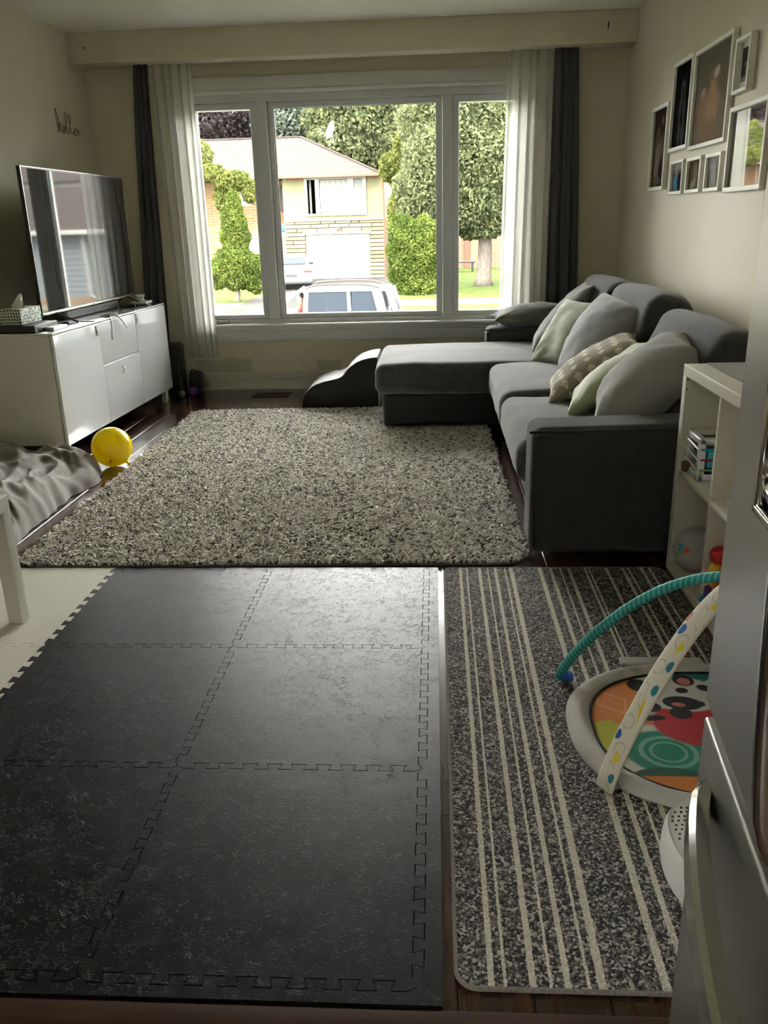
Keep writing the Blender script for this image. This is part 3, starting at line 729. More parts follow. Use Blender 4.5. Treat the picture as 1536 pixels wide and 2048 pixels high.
cb_ = MB(); cb_.tube(catmull([(-0.30, 0.275, CT+0.118), (-0.26, 0.295, CT+0.12), (-0.235, 0.31, CT+0.085), (-0.22, 0.325, CT+0.035), (-0.20, 0.36, CT+0.006), (-0.14, 0.43, CT+0.006)], 8), 0.0045, 8)
o = cb_.obj('video_cable', 'black_plastic'); o.location = (-2.085, 4.50, 0); o.rotation_euler = (0,0,cr_); tag(o, 'black video cable curling down beside the tissue box', 'cable')
pc = MB().rbox((-0.125, 0.455, CT+0.008), (0.035, 0.05, 0.012), 0.004).obj('plug', 'black_plastic'); adopt(pc, o)
dev((-0.07, 0.20, CT+0.010), (0.05, 0.17, 0.018), 'remote_holder', 'steel_handle', 'clear acrylic stand at the front edge of the cabinet', 'stand', 0.004)
dev((-0.17, 1.50, CT+0.011), (0.11, 0.22, 0.020), 'game_controller', 'black_plastic', 'black game controller under the television corner', 'controller', 0.009, 0.4)
sp2 = MB(); sp2.lathe([(0.036,0),(0.036,0.006),(0.024,0.010),(0.024,0.034),(0.036,0.038),(0.036,0.044),(0.010,0.044),(0.010,0.040)], (0,0,0), 24)
o = sp2.obj('ribbon_spool', 'white_plastic'); o.location = Vector((-2.085,4.5,0))+Matrix.Rotation(cr_,4,'Z') @ Vector((-0.13, 1.66, CT+0.0275)); tag(o, 'white spool on the cabinet beside the television corner', 'spool')
dev((-0.12, 1.64, CT+0.006), (0.13, 0.19, 0.010), 'notebook', 'grey_plastic', 'thin dark notebook under the white spool', 'notebook', 0.003, 0.2)
dev((-0.12, 1.645, CT+0.019), (0.12, 0.18, 0.014), 'notebook', 'white_plastic', 'thin white pad between the spool and a dark notebook', 'notebook', 0.003, 0.12)

# ---------------------------------------------------------------- wire wall sign
hs = [(0.02,0.0),(0.05,0.30),(0.06,0.62),(0.03,0.92),(-0.01,0.98),(-0.02,0.80),(0.02,0.35),(0.05,0.02),(0.07,0.30),(0.12,0.42),(0.155,0.32),(0.16,0.05),(0.20,0.02),(0.26,0.14),
      (0.30,0.28),(0.28,0.34),(0.245,0.22),(0.27,0.03),(0.34,0.10),(0.43,0.62),(0.43,0.90),(0.385,0.92),(0.38,0.50),(0.41,0.08),(0.47,0.06),(0.56,0.50),(0.585,0.82),(0.55,0.86),(0.53,0.5),(0.56,0.10),(0.62,0.06),
      (0.70,0.16),(0.80,0.30),(0.76,0.32),(0.71,0.20),(0.74,0.04),(0.83,0.02),(0.89,0.16),(0.84,0.29),(0.86,0.22),(0.93,0.24),(0.98,0.30)]
y0_, z0_ = 6.09, 1.905
pts = catmull([(XL+0.012+0.002*(i % 3), y0_+0.40*a, z0_+0.150*b) for i, (a, b) in enumerate(hs)], 5)
tag(MB().tube(pts, 0.0026, 6).obj('hello_sign', 'copper_wire'), 'copper wire hello sign in cursive letters on the wall', 'wall sign')

# ---------------------------------------------------------------- things on the floor, left side
# blanket heap
def blanket():
    out = [(-2.55, 4.46), (-2.30, 4.47), (-2.10, 4.475), (-1.99, 4.46), (-1.90, 4.40), (-1.82, 4.28), (-1.785, 4.12), (-1.80, 3.95), (-1.83, 3.75), (-1.80, 3.55), (-1.82, 3.38), (-1.78, 3.18), (-1.84, 3.05), (-2.1, 3.0), (-2.4, 3.05), (-2.55, 3.2)]
    P = [Vector((x, y, 0)) for x, y in out]; P = catmull(P, 10, True); n = len(P); c = Vector((-2.22, 3.85, 0)); R = 44
    V = []; F = []
    for j in range(R+1):
        t = j/R
        for i, p in enumerate(P):
            q = c.lerp(p, t); s = i/n
            back = min(1, max(0, (q.y-4.0)/0.4))
            h = (0.105+0.045*back)*(1-t**(5+7*back))**0.7
            w = noise.noise(Vector((q.x*2.2, q.y*2.2, 1.3)))
            a = q.x*0.8+q.y*0.6
            r1 = 1-abs(noise.noise(Vector((a*9.0+w*1.5, (q.y-q.x)*1.6, 4.0))))*2.4
            r2 = 1-abs(noise.noise(Vector((a*20.0+w*3, (q.y-q.x)*3.5, 9.0))))*2.2
            h = h*(0.85+0.30*w) + (0.034*r1+0.016*r2)*min(1, 4*(1-t)+0.10)
            edge = 0.016*math.sin(s*n*0.33)+0.02*noise.noise(Vector((s*40, 2, 0)))
            q = q + (p-c).normalized()*edge*t**3*(1-back)
            V.append((q.x, q.y, max(h, 0.0)+0.008 if t < 1 else 0.003))
    for j in range(R):
        for i in range(n): F.append((j*n+i, j*n+(i+1) % n, (j+1)*n+(i+1) % n, (j+1)*n+i))
    return MB().add(V, F)
tag(blanket().obj('blanket', 'blanket', None, 3.14), 'crumpled taupe fleece blanket on the floor before the cabinet', 'blanket')
# yellow balloon
bl = thing('balloon', 'yellow balloon on the floor by the shag rug', 'balloon', (-1.80, 4.42, 0))
c = Vector((-1.812, 4.435, 0.114)); ax = Vector((0.72, -0.35, -0.60)).normalized(); q = ax.to_track_quat('Z', 'Y').to_matrix().to_4x4(); q.translation = c
prof = [(0.0005,-0.112)]+[(0.112*math.sin(a), -0.112*math.cos(a)) for a in [math.pi*k/22 for k in range(1, 19)]]+[(0.040,0.104),(0.020,0.117),(0.009,0.124),(0.006,0.130)]
MB().lathe(prof, seg=36, T=q).obj('bladder', 'balloon', bl, 3.14)
MB().lathe([(0.006,0.128),(0.009,0.133),(0.005,0.137),(0.011,0.146),(0.013,0.148),(0.001,0.146)], seg=14, T=q).obj('knot', 'balloon', bl, 3.14)
# printed tag on the skin
def skin(px, py):
    d = ray(px, py).normalized(); o_ = Vector((0,0,CAM_H))-c; b_ = o_.dot(d); dd = b_*b_-(o_.length_squared-0.1125**2)
    return Vector((0,0,CAM_H))+d*(-b_-math.sqrt(max(dd, 0)))
for quad in ([(213,927),(219,913),(228,918),(223,930)], [(216,932),(218,928.5),(224,931),(222,934)]):
    P = [skin(*p) for p in quad]; Vv = [tuple(p) for p in P]+[tuple(P[i].lerp(sum(P, Vector())/4, 0.28)+ (P[i]-c).normalized()*0.0006) for i in range(4)]
    MB().add(Vv, [(i,(i+1) % 4,4+(i+1) % 4,4+i) for i in range(4)]).obj('print', 'balloon_print', bl)
P = [skin(*p) for p in ((217.5,925),(220.5,918),(224.5,920.5),(221.5,927.5))]; MB().add([tuple(p+(p-c).normalized()*0.0004) for p in P], [(0,1,2,3)]).obj('print', 'orange', bl)
# black tower and bag by the window wall
tw = thing('tower_bin', 'tall black tower bin between cabinet and window wall', 'bin', (-2.05, 6.53, 0))
MB().rbox((-2.045, 6.50, 0.202), (0.115, 0.14, 0.40), 0.018, 3).obj('body', 'black_plastic', tw)
MB().rbox((-2.045, 6.50, 0.404), (0.095, 0.12, 0.008), 0.003).obj('rim', 'grey_plastic', tw)
bg_ = thing('black_bag', 'small black bag slumped against the baseboard', 'bag', (-1.93, 6.55, 0))
MB().rbox((-1.925, 6.60, 0.085), (0.10, 0.14, 0.165), 0.035, 3, 3, fn=lambda p: (p.x*(1.05-0.9*p.z), p.y+0.006*math.sin(30*p.z), p.z)).obj('pouch', 'black_fabric', bg_)
MB().tube(catmull([(-1.955, 6.56, 0.15), (-1.945, 6.55, 0.185), (-1.915, 6.55, 0.188), (-1.90, 6.56, 0.15)], 6), 0.006, 8).obj('handle', 'black_fabric', bg_)
tag(MB().lathe([(0.0005,0)]+[(0.033*math.sin(math.pi*k/12), 0.033-0.033*math.cos(math.pi*k/12)) for k in range(1, 12)]+[(0.0005,0.066)], (-1.925, 6.485, 0.0), 20).obj('purple_ball', 'purple', None, 3.14), 'small purple ball in front of the black bag', 'ball')
tag(MB().lathe([(0.0005,0)]+[(0.028*math.sin(math.pi*k/12), 0.028-0.028*math.cos(math.pi*k/12)) for k in range(1, 12)]+[(0.0005,0.056)], (-1.99, 6.40, 0.0), 20).obj('grey_ball', 'grey_plastic', None, 3.14), 'small dark grey ball by the black tower', 'ball')
ot = thing('wall_outlet', 'white wall outlet under the sheer curtain hem', 'outlet', (-2.03, 6.735, 0.21))
MB().rbox((-2.033, 6.7365, 0.215), (0.055, 0.006, 0.09), 0.0025).obj('plate', 'trim_white', ot)
MB().rbox((-2.033, 6.7325, 0.215), (0.032, 0.004, 0.065), 0.0018).obj('socket', 'trim_beige', ot)
# floor register
fv = thing('floor_vent', 'brown metal floor vent by the window wall', 'vent', (-1.28, 6.45, 0))
mat('vent_metal', (0.07, 0.035, 0.022), 0.35, metal=0.3)
vv = MB(); X0, X1, Y0, Y1 = -1.43, -1.14, 6.36, 6.53
vv.prism([(X0,Y0),(X1,Y0),(X1,Y0+0.03),(X0,Y0+0.03)], 0.0004, 0.006); vv.prism([(X0,Y1-0.03),(X1,Y1-0.03),(X1,Y1),(X0,Y1)], 0.0004, 0.006)
vv.prism([(X0,Y0+0.03),(X0+0.03,Y0+0.03),(X0+0.03,Y1-0.03),(X0,Y1-0.03)], 0.0004, 0.006); vv.prism([(X1-0.03,Y0+0.03),(X1,Y0+0.03),(X1,Y1-0.03),(X1-0.03,Y1-0.03)], 0.0004, 0.006)
vv.obj('rim', 'vent_metal', fv, None)
MB().box((X0+0.03,Y0+0.03,0.0003), (X1-0.03,Y1-0.03,0.0012)).obj('duct_opening', 'black_matte', fv, None)
lv = MB().box((-0.004,-0.055,0.001), (0.004,0.055,0.0055)).mesh('louvre', None); lv.materials.append(MATS['vent_metal'])
for k in range(12):
    o = bpy.data.objects.new('louvre', lv); COL.objects.link(o); o.parent = fv; o.location = (-1.395+0.02*k+1.28, 0.0, 0.0); o.rotation_euler = (0, 0, -0.35)
# white side table (its far leg and corner show)
st = thing('side_table', 'square white side table with block legs on cream foam tiles', 'side table', (-1.675, 2.245, 0))
TBX0, TBX1, TBY0, TBY1 = -1.945, -1.397, 1.965, 2.512
MB().rbox(((TBX0+TBX1)/2, (TBY0+TBY1)/2, 0.433), (TBX1-TBX0, TBY1-TBY0, 0.05), 0.0025).obj('table_top', 'white_matte', st)
for x in (TBX0+0.025, TBX1-0.025):
    for y in (TBY0+0.025, TBY1-0.025):
        zb = 0.0128 if x > CX[0] else 0.0005
        MB().rbox((x, y, (zb+0.4075)/2), (0.05, 0.05, 0.4075-zb), 0.002).obj('leg', 'white_matte', st)
# ---------------------------------------------------------------- sofa
sofa = thing('sectional_sofa', 'charcoal fabric sectional sofa with chaise against the wall', 'sofa', (0.85, 4.6, 0))
nz3 = lambda p, s, k: noise.noise(Vector(p)*s + Vector((k, k*1.7, k*0.3)))
def soft(size, seed, top=0.03, sag=0.0, wr=0.006):
    def fn(p):
        x, y, z = p; u, v, w_ = 2*x/size[0], 2*y/size[1], 2*z/size[2]
        b = max(0, 1-u*u)**0.7*max(0, 1-v*v)**0.7
        d = Vector((x, y, z + (top*b if z > 0 else -0.3*top*b)))
        d.z += -sag*math.exp(-3*(u*u+v*v)) if z > 0 else 0
        k = nz3((x, y, z), 5.0, seed)*wr + nz3((x, y, z), 12.0, seed+3)*wr*0.5
        n = Vector((u**5, v**5, w_**5)); n = n.normalized() if n.length > 1e-6 else Vector((0,0,1))
        return d + n*k
    return fn
Z0 = 0.040
YA, Y1_, Y2_, Y3_, Y4_, YE = 2.995, 3.225, 4.15, 5.12, 6.02, 6.25
def arm(y0, y1, x0=0.355):
    m = MB(); m.rbox(((x0+1.345)/2, (y0+y1)/2, (Z0+0.545)/2), (1.345-x0, y1-y0, 0.545-Z0), 0.045, 5, 5, fn=lambda p: (p.x, p.y, p.z+(0.010*math.sin(2.2*p.x) if p.z > 0.2 else 0)))
    return m.obj('arm', 'sofa_base_fabric', sofa, 3.14)
a1 = arm(YA, Y1_); a2 = arm(Y4_, YE, 0.365)
def piping(yf, x0, par, zt=0.545):
    r = 0.05
    P = [(x0+0.008, yf, Z0+0.01), (x0+0.008, yf, zt-r-0.02)] + [(x0+0.008+r-r*math.cos(a), yf, zt-0.02-r+r*math.sin(a)) for a in (0.35, 0.8, 1.2)] + [(x0+0.008+r, yf, zt-0.02), (1.33, yf, zt-0.008)]
    MB().tube(catmull(P, 4), 0.005, 6).obj('piping', 'sofa_base_fabric', par)
piping(YA+0.006, 0.355, a1); piping(Y4_+0.006, 0.365, a2)
MB().rbox((0.88, (Y1_+Y3_)/2+0.002, 0.145), (0.93, Y3_-Y1_-0.008, 0.21), 0.02, 3).obj('base', 'sofa_base_fabric', sofa)
MB().rbox((0.50, (Y3_+Y4_)/2+0.02, 0.145), (1.66, Y4_-Y3_-0.045, 0.21), 0.025, 3).obj('chaise_base', 'black_fabric', sofa)
for (y0, y1, sd, xf, nm, zz, th_) in ((Y1_, Y2_, 1, 0.325, 'seat_cushion', 0.335, 0.19), (Y2_, Y3_, 2, 0.325, 'seat_cushion', 0.342, 0.20)):
    sz = (1.12-xf, y1-y0-0.012, th_)
    f_ = soft(sz, sd, 0.022)
    q_ = MB().rbox(((xf+1.12)/2, (y0+y1)/2, zz), sz, 0.062, 5, 12, fn=f_).obj(nm, 'sofa_fabric', sofa, 3.14)
sz = (1.12+0.375, Y4_-Y3_+0.03, 0.19)
MB().rbox(((1.12-0.375)/2, (Y3_+Y4_)/2-0.015, 0.345), sz, 0.062, 5, 14, fn=soft(sz, 5, 0.022)).obj('chaise_cushion', 'sofa_fabric', sofa, 3.14)
MB().rbox((1.29, (Y1_+Y4_)/2, 0.33), (0.13, Y4_-Y1_-0.006, 0.58), 0.04, 4).obj('back_frame', 'sofa_base_fabric', sofa, 3.14)
def back_cushion(yc, w, h, tilt, zc, xc, seed, yaw=0.0):
    sz = (0.21, w, h)
    def fn(p):
        x, y, z = p; u, v, q = 2*x/sz[0], 2*y/sz[1], 2*z/sz[2]
        b = max(0, 1-v*v)**0.6*max(0, 1-q*q)**0.6
        d = Vector((x + (0.045*b if x > 0 else -0.055*b), y, z + 0.02*max(0, 1-v*v)*(1 if z > 0 else 0)))
        return d + Vector((1, 0.4, 0.6))*(0.012*nz3(p, 4.0, seed)+0.006*nz3(p, 11.0, seed+2))
    T = Matrix.Translation((xc, yc, zc)) @ Matrix.Rotation(yaw, 4, 'Z') @ Matrix.Rotation(tilt, 4, 'Y')
    return MB().rbox((0,0,0), sz, 0.07, 5, 12, fn=fn, T=T).obj('back_cushion', 'sofa_fabric', sofa, 3.14)
back_cushion(5.57, 0.90, 0.50, 0.20, 0.635, 1.10, 11)
back_cushion(4.64, 0.93, 0.50, 0.20, 0.640, 1.11, 14)
back_cushion(3.68, 0.94, 0.47, 0.34, 0.600, 1.12, 17)

# ---------------------------------------------------------------- throw pillows
def pillow(name, label, m, c, w, h, t, tilt, yaw=0.0, roll=0.0, seed=0, pinch=0.09, pipe=None, uvs=False):
    """local: u along Y, v along Z, thickness along X"""
    T = Matrix.Translation(c) @ Matrix.Rotation(yaw, 4, 'Z') @ Matrix.Rotation(tilt, 4, 'Y') @ Matrix.Rotation(roll, 4, 'X')
    n = 26; V = []; F = []; idx = {}
    def P(u, v, s):
        e = max(0.0, (1-u*u))*max(0.0, (1-v*v))
        y = w/2*u*(1-pinch*(1-v*v)*abs(u)); z = h/2*v*(1-pinch*(1-u*u)*abs(v))
        th = t/2*(e**0.42)
        k = nz3((y*1.0, z*1.0, s*0.1), 7.0, seed)*0.020*min(1, 4*e) + nz3((y*1.0, z*2.2, s), 15.0, seed+5)*0.007*min(1, 3*e)
        cr = 0.010*math.sin(14*(abs(u)-abs(v))+seed)*(abs(u*v))**1.5*min(1, 6*e)
        return (s*(th+k*s*0.8+cr), y, z)
    for s in (-1, 1):
        for j in range(n+1):
            for i in range(n+1):
                u, v = -1+2*i/n, -1+2*j/n
                u, v = math.sin(u*math.pi/2)*0.5+u*0.5, math.sin(v*math.pi/2)*0.5+v*0.5
                border = i in (0, n) or j in (0, n)
                key = (i, j, 0 if border else s)
                if key in idx: continue
                idx[key] = len(V); V.append(P(u, v, s if not border else 0) if not border else (0, *P(u, v, 1)[1:]))
        for j in range(n):
            for i in range(n):
                q = []
                for a, b in ((i,j),(i+1,j),(i+1,j+1),(i,j+1)):
                    bd = a in (0, n) or b in (0, n); q.append(idx[(a, b, 0 if bd else s)])
                F.append(tuple(q if s > 0 else q[::-1]))
    o = thing(name, label, 'cushion', tuple(c), group='throw pillows on the sofa')
    mb = MB().add(V, F, T); me = mb.mesh('cover', 3.14)
    if uvs:
        Ti = T.inverted(); set_uv(me, lambda co: ((Ti @ co).y/w+0.5, (Ti @ co).z/h+0.5))
    link('cover', me, m, o)
    if pipe:
        B = [idx[(i, 0, 0)] for i in range(n)]+[idx[(n, j, 0)] for j in range(n)]+[idx[(n-i, n, 0)] for i in range(n)]+[idx[(0, n-j, 0)] for j in range(n)]
        MB().tube([T @ Vector(V[b]) for b in B], 0.0042, 6, closed=True).obj('piping', pipe, o, 3.14)
    return o
def diamond_mat():
    m, nt, b = new_mat('pillow_diamond'); b.inputs['Roughness'].default_value = 0.9
    uv = N(nt, 'ShaderNodeTexCoord').outputs['UV']; sp = N(nt, 'ShaderNodeSeparateXYZ'); nt.links.new(uv, sp.inputs[0])
    def tri(s, k): return math_(nt, 'ABSOLUTE', math_(nt, 'SUBTRACT', math_(nt, 'FRACT', math_(nt, 'MULTIPLY', s, k)), 0.5))
    d1 = math_(nt, 'ADD', tri(sp.outputs[0], 7.0), tri(sp.outputs[1], 7.0))
    st = math_(nt, 'LESS_THAN', d1, 0.30)
    nt.links.new(mixrgb(nt, st, (0.30, 0.265, 0.21), (0.62, 0.58, 0.45)), b.inputs['Base Color'])
diamond_mat()
mat('piping_tan', (0.28, 0.25, 0.18), 0.8)
pillow('throw_pillow', 'light grey pillow leaning by the near sofa arm', 'pillow_grey', (0.862, 3.45, 0.612), 0.44, 0.50, 0.27, 0.77, -0.25, 0.0, 1)
pillow('throw_pillow', 'pale green velvet pillow between light grey and patterned pillows', 'pillow_velvet', (0.785, 3.75, 0.58), 0.38, 0.44, 0.15, 0.91, -0.22, 0.0, 2)
pillow('throw_pillow', 'beige pillow with cream diamond pattern and piping', 'pillow_diamond', (0.76, 4.06, 0.58), 0.42, 0.49, 0.17, 1.0, -0.12, 0.0, 3, pipe='piping_tan', uvs=True)
pillow('throw_pillow', 'large plump medium grey pillow against the middle back cushion', 'pillow_midgrey', (0.87, 4.55, 0.635), 0.50, 0.48, 0.24, 0.50, 0.25, 0.1, 4, pinch=0.0)
pillow('throw_pillow', 'plain sage green pillow on the chaise beside the plump grey pillow', 'pillow_green', (0.80, 4.98, 0.62), 0.44, 0.44, 0.17, 0.62, 0.55, 0.0, 5)
pillow('throw_pillow', 'dark grey pillow leaning corner up at the chaise end', 'pillow_darkgrey', (0.83, 5.60, 0.655), 0.46, 0.56, 0.15, 0.72, -0.12, 0.0, 6)
pillow('throw_pillow', 'olive grey pillow lying flat on the far sofa arm', 'pillow_olive', (0.70, 6.16, 0.613), 0.34, 0.56, 0.15, 1.50, 0.0, 0.0, 7)

# ---------------------------------------------------------------- foam pet steps behind the chaise end
ps = thing('pet_steps', 'black foam pet steps with two rounded treads beside the chaise', 'pet stairs', (-0.70, 6.05, 0))
pf = [(-0.955, 0.002), (-0.955, 0.055), (-0.93, 0.11), (-0.87, 0.165), (-0.79, 0.195), (-0.70, 0.215), (-0.655, 0.235), (-0.62, 0.275), (-0.56, 0.325), (-0.48, 0.355), (-0.405, 0.365), (-0.405, 0.002)]
sm = [pf[0]]+[(p.x, p.z) for p in catmull([(x, 0, z) for x, z in pf[1:-1]], 5)]+[pf[-1]]
n = len(sm); V = [(x, 5.88, z) for x, z in sm]+[(x, 6.28, z) for x, z in sm]
MB().add(V, [tuple(range(n)), tuple(range(n, 2*n))[::-1]]+[(i, n+i, n+(i+1) % n, (i+1) % n) for i in range(n)]).obj('foam_block', 'black_fabric', ps, 0.6)
def cover(u, v):
    k = u*(n-3)+1; i = int(min(k, n-3)); f = k-i; x = sm[i][0]*(1-f)+sm[i+1][0]*f; z = sm[i][1]*(1-f)+sm[i+1][1]*f
    y = 5.876+0.408*v; w_ = 0.006*noise.noise(Vector((x*14, y*9, 0)))
    return (x-0.003, y, z+0.005+max(0, w_))
MB().grid(cover, 60, 24).obj('tread_cover', 'step_cover', ps, 3.14)

# ---------------------------------------------------------------- picture frames on the right wall
mat('frame_white', (0.84, 0.83, 0.76), 0.45)
mat('mat_board', (0.62, 0.61, 0.56), 0.8)
SK = (0.34, 0.22, 0.15)
def frame(label, y0, y1, z0, z1, art, bw=0.022, dep=0.026, tilt=0.0, board=0.0):
    yc, zc = (y0+y1)/2, (z0+z1)/2; W_, H_ = abs(y1-y0), z1-z0
    t = thing('picture_frame', label, 'picture frame', (XR, yc, zc), group='white picture frames on the wall', local=True); t.rotation_euler = (tilt, 0, 0)
    m = MB(); x = -dep/2-0.001
    m.rbox((x, 0, H_/2-bw/2), (dep, W_, bw), 0.003); m.rbox((x, 0, -H_/2+bw/2), (dep, W_, bw), 0.003)
    m.rbox((x, W_/2-bw/2, 0), (dep, bw, H_-2*bw+0.004), 0.003); m.rbox((x, -W_/2+bw/2, 0), (dep, bw, H_-2*bw+0.004), 0.003)
    m.obj('frame', 'frame_white', t)
    if board:
        panel((-0.010, 0, 0), (0, -(W_/2-bw), 0), (0, 0, H_/2-bw), 'mat_board', 'mat_board', t)
        panel((-0.011, 0, 0.0), (0, -(W_/2-bw-board), 0), (0, 0, H_/2-bw-board), 'photo', art, t)
    else:
        panel((-0.012, 0, 0), (0, -(W_/2-bw), 0), (0, 0, H_/2-bw), 'photo', art, t)
E_ = 'e'
print_mat('photo_a', (0.075, 0.05, 0.03), [(E_,.3,.55,.22,.2,0,(.16,.12,.08),.4),(E_,.62,.62,.2,.33,0,(.05,.035,.03),.4),(E_,.62,.85,.09,.06,0,(.30,.2,.14),.3),(E_,.35,.72,.08,.06,0,(.28,.19,.13),.3),(E_,.55,.4,.28,.25,20,(.22,.18,.13),.5),(E_,.35,.3,.2,.26,0,(.34,.29,.24),.4),(E_,.7,.2,.22,.18,0,(.04,.03,.03),.5),(E_,.4,.08,.3,.05,0,(.2,.16,.13),.4)], 0.5, 0.0, 0.8)
print_mat('photo_b', (0.008, 0.008, 0.009), [(E_,.42,.62,.05,.2,4,(.09,.085,.085),.5),(E_,.58,.58,.05,.26,-4,(.07,.068,.07),.5),(E_,.5,.75,.06,.04,0,(.10,.085,.075),.4),(E_,.36,.42,.07,.14,0,(.07,.07,.075),.5),(E_,.62,.4,.08,.15,0,(.06,.06,.065),.5),(E_,.4,.16,.1,.14,0,(.08,.08,.085),.4),(E_,.62,.15,.1,.15,0,(.09,.09,.09),.4)], 0.5, 0.0, 0.3)
print_mat('photo_c', (0.218, 0.186, 0.142), [(E_,.5,.8,.6,.3,0,(0.190, 0.167, 0.133),.6),(E_,.55,.68,.14,.1,0,(0.285, 0.228, 0.171),.4),(E_,.6,.72,.08,.05,30,(0.627, 0.551, 0.475),.4),(E_,.25,.54,.07,.06,0,(0.570, 0.456, 0.361),.4),(E_,.52,.55,.1,.09,0,(0.513, 0.304, 0.162),.5),(E_,.3,.35,.18,.2,10,(0.361, 0.247, 0.162),.5),(E_,.55,.33,.2,.22,-8,(0.475, 0.323, 0.209),.5),(E_,.45,.12,.3,.14,0,(0.323, 0.228, 0.162),.5),(E_,.8,.2,.12,.2,0,(0.285, 0.228, 0.171),.4)], 0.5, 0.0, 0.35)
print_mat('photo_d', (0.05, 0.05, 0.05), [(E_,.5,.5,.12,.06,0,(.3,.3,.3),.4),(E_,.5,.35,.08,.2,0,(.12,.12,.12),.5),('b',.5,.05,.6,.1,0,(.22,.22,.22),.3)], 0.5, 0.0)
print_mat('photo_e', (0.16, 0.17, 0.17), [('b',.5,.9,.6,.12,0,(.40,.42,.42),.4),(E_,.35,.7,.14,.08,0,(.35,.28,.22),.3),(E_,.65,.72,.13,.08,0,(.32,.24,.18),.3),(E_,.3,.3,.2,.3,0,(.10,.28,.42),.3),(E_,.66,.35,.2,.35,0,(.03,.03,.04),.3)], 0.5, 0.0, 0.4)
print_mat('photo_f', (0.13, 0.105, 0.07), [(E_,.5,.6,.18,.3,0,(.28,.22,.15),.5),(E_,.5,.85,.12,.08,0,(.30,.2,.13),.3),(E_,.4,.2,.25,.15,30,(.36,.33,.28),.4)], 0.5, 0.0, 0.6)
print_mat('photo_g', (0.30, 0.30, 0.29), [(E_,.4,.5,.25,.4,12,(.42,.42,.42),.5),(E_,.7,.5,.1,.4,8,(.2,.19,.18),.5),(E_,.15,.3,.1,.3,0,(.22,.21,.19),.5)], 0.3, 0.2, 0.2)
print_mat('photo_glass', (0.02, 0.019, 0.018), [(E_,.4,.5,.3,.3,0,(.03,.028,.026),.5)], 0.03, 1.0, 0.0, 2.2)
MATS['photo_glass'].node_tree.nodes['Principled BSDF'].inputs['Roughness'].default_value = 0.02
for _n in 'abcdefg': MATS['photo_'+_n].node_tree.nodes['Principled BSDF'].inputs['Specular IOR Level'].default_value = 0.0
frame('tall white frame of a seated group photo in warm brown', 5.44, 5.80, 1.407, 1.888, 'photo_a')
frame('tall white frame of a nearly black photo', 5.00, 5.375, 1.603, 2.068, 'photo_b')
frame('largest white frame of a dim warm brown portrait', 4.37, 4.965, 1.585, 2.058, 'photo_c', 0.02)
frame('small white frame with wide mat board, hung highest beside the largest frame', 4.112, 4.305, 1.770, 1.998, 'photo_d', 0.017, 0.032, board=0.028)
frame('small white frame under the nearly black photo, with a blue figure', 5.025, 5.285, 1.371, 1.552, 'photo_e', 0.018)
frame('small white frame of a brown photo between two other small frames', 4.70, 4.957, 1.370, 1.548, 'photo_f', 0.018)
frame('small white frame of a pale grey photo under the largest frame', 4.385, 4.625, 1.367, 1.544, 'photo_g', 0.018)
frame('wide white frame with glass mirroring the house outside', 3.835, 4.315, 1.355, 1.720, 'photo_glass', 0.022)

# ---------------------------------------------------------------- white cube shelf and what is in it
mat('shelf_white', (0.68, 0.655, 0.57), 0.4)
SX0, SX1, SY0, SY1, SH = 0.872, 1.262, 2.205, 2.978, 0.77
sh = thing('cube_shelf', 'white four-compartment cube shelf beside the sofa', 'shelf', (1.07, 2.59, 0))
MB().rbox(((SX0+SX1)/2, (SY0+SY1)/2, SH-0.019), (SX1-SX0, SY1-SY0, 0.038), 0.002).obj('top_panel', 'shelf_white', sh)
MB().rbox(((SX0+SX1)/2, (SY0+SY1)/2, 0.020), (SX1-SX0, SY1-SY0, 0.038), 0.002).obj('bottom_panel', 'shelf_white', sh)
for y in (SY0+0.019, SY1-0.019):
    sd_ = MB().rbox(((SX0+SX1)/2, y, SH/2), (SX1-SX0, 0.038, SH-0.077), 0.002).obj('side_panel', 'shelf_white', sh)
MB().rbox(((SX0+SX1)/2+0.003, (SY0+SY1)/2, SH/2), (SX1-SX0-0.006, 0.016, SH-0.077), 0.002).obj('divider', 'shelf_white', sh)
for y0, y1 in ((SY0+0.038, (SY0+SY1)/2-0.008), ((SY0+SY1)/2+0.008, SY1-0.038)):
    MB().rbox(((SX0+SX1)/2+0.003, (y0+y1)/2, 0.387), (SX1-SX0-0.006, y1-y0, 0.016), 0.002).obj('shelf_board', 'shelf_white', sh)
for px, py in ((1376, 760), (1374, 779), (1345, 1092)):
    p_ = at(px, py, SY1-0.0385); MB().lathe([(0.0028,-0.0006),(0.0028,0.0006)], p_, 10, axis='y').obj('peg_hole', 'shadow_gap', sd_)
cl = MB(); cl.grid(lambda u, v: (0.945+0.30*u, SY0+0.01+(SY1-SY0-0.015)*v, SH+0.0025+0.0012*noise.noise(Vector((u*9, v*16, 0)))), 24, 40)
cl.grid(lambda u, v: (0.945+0.30*u, SY0+0.01+(SY1-SY0-0.015)*v, SH+0.0004), 1, 1)
tag(cl.obj('shelf_cloth', 'grey_cloth', None, 3.14), 'grey cloth mat on top of the white shelf', 'cloth')
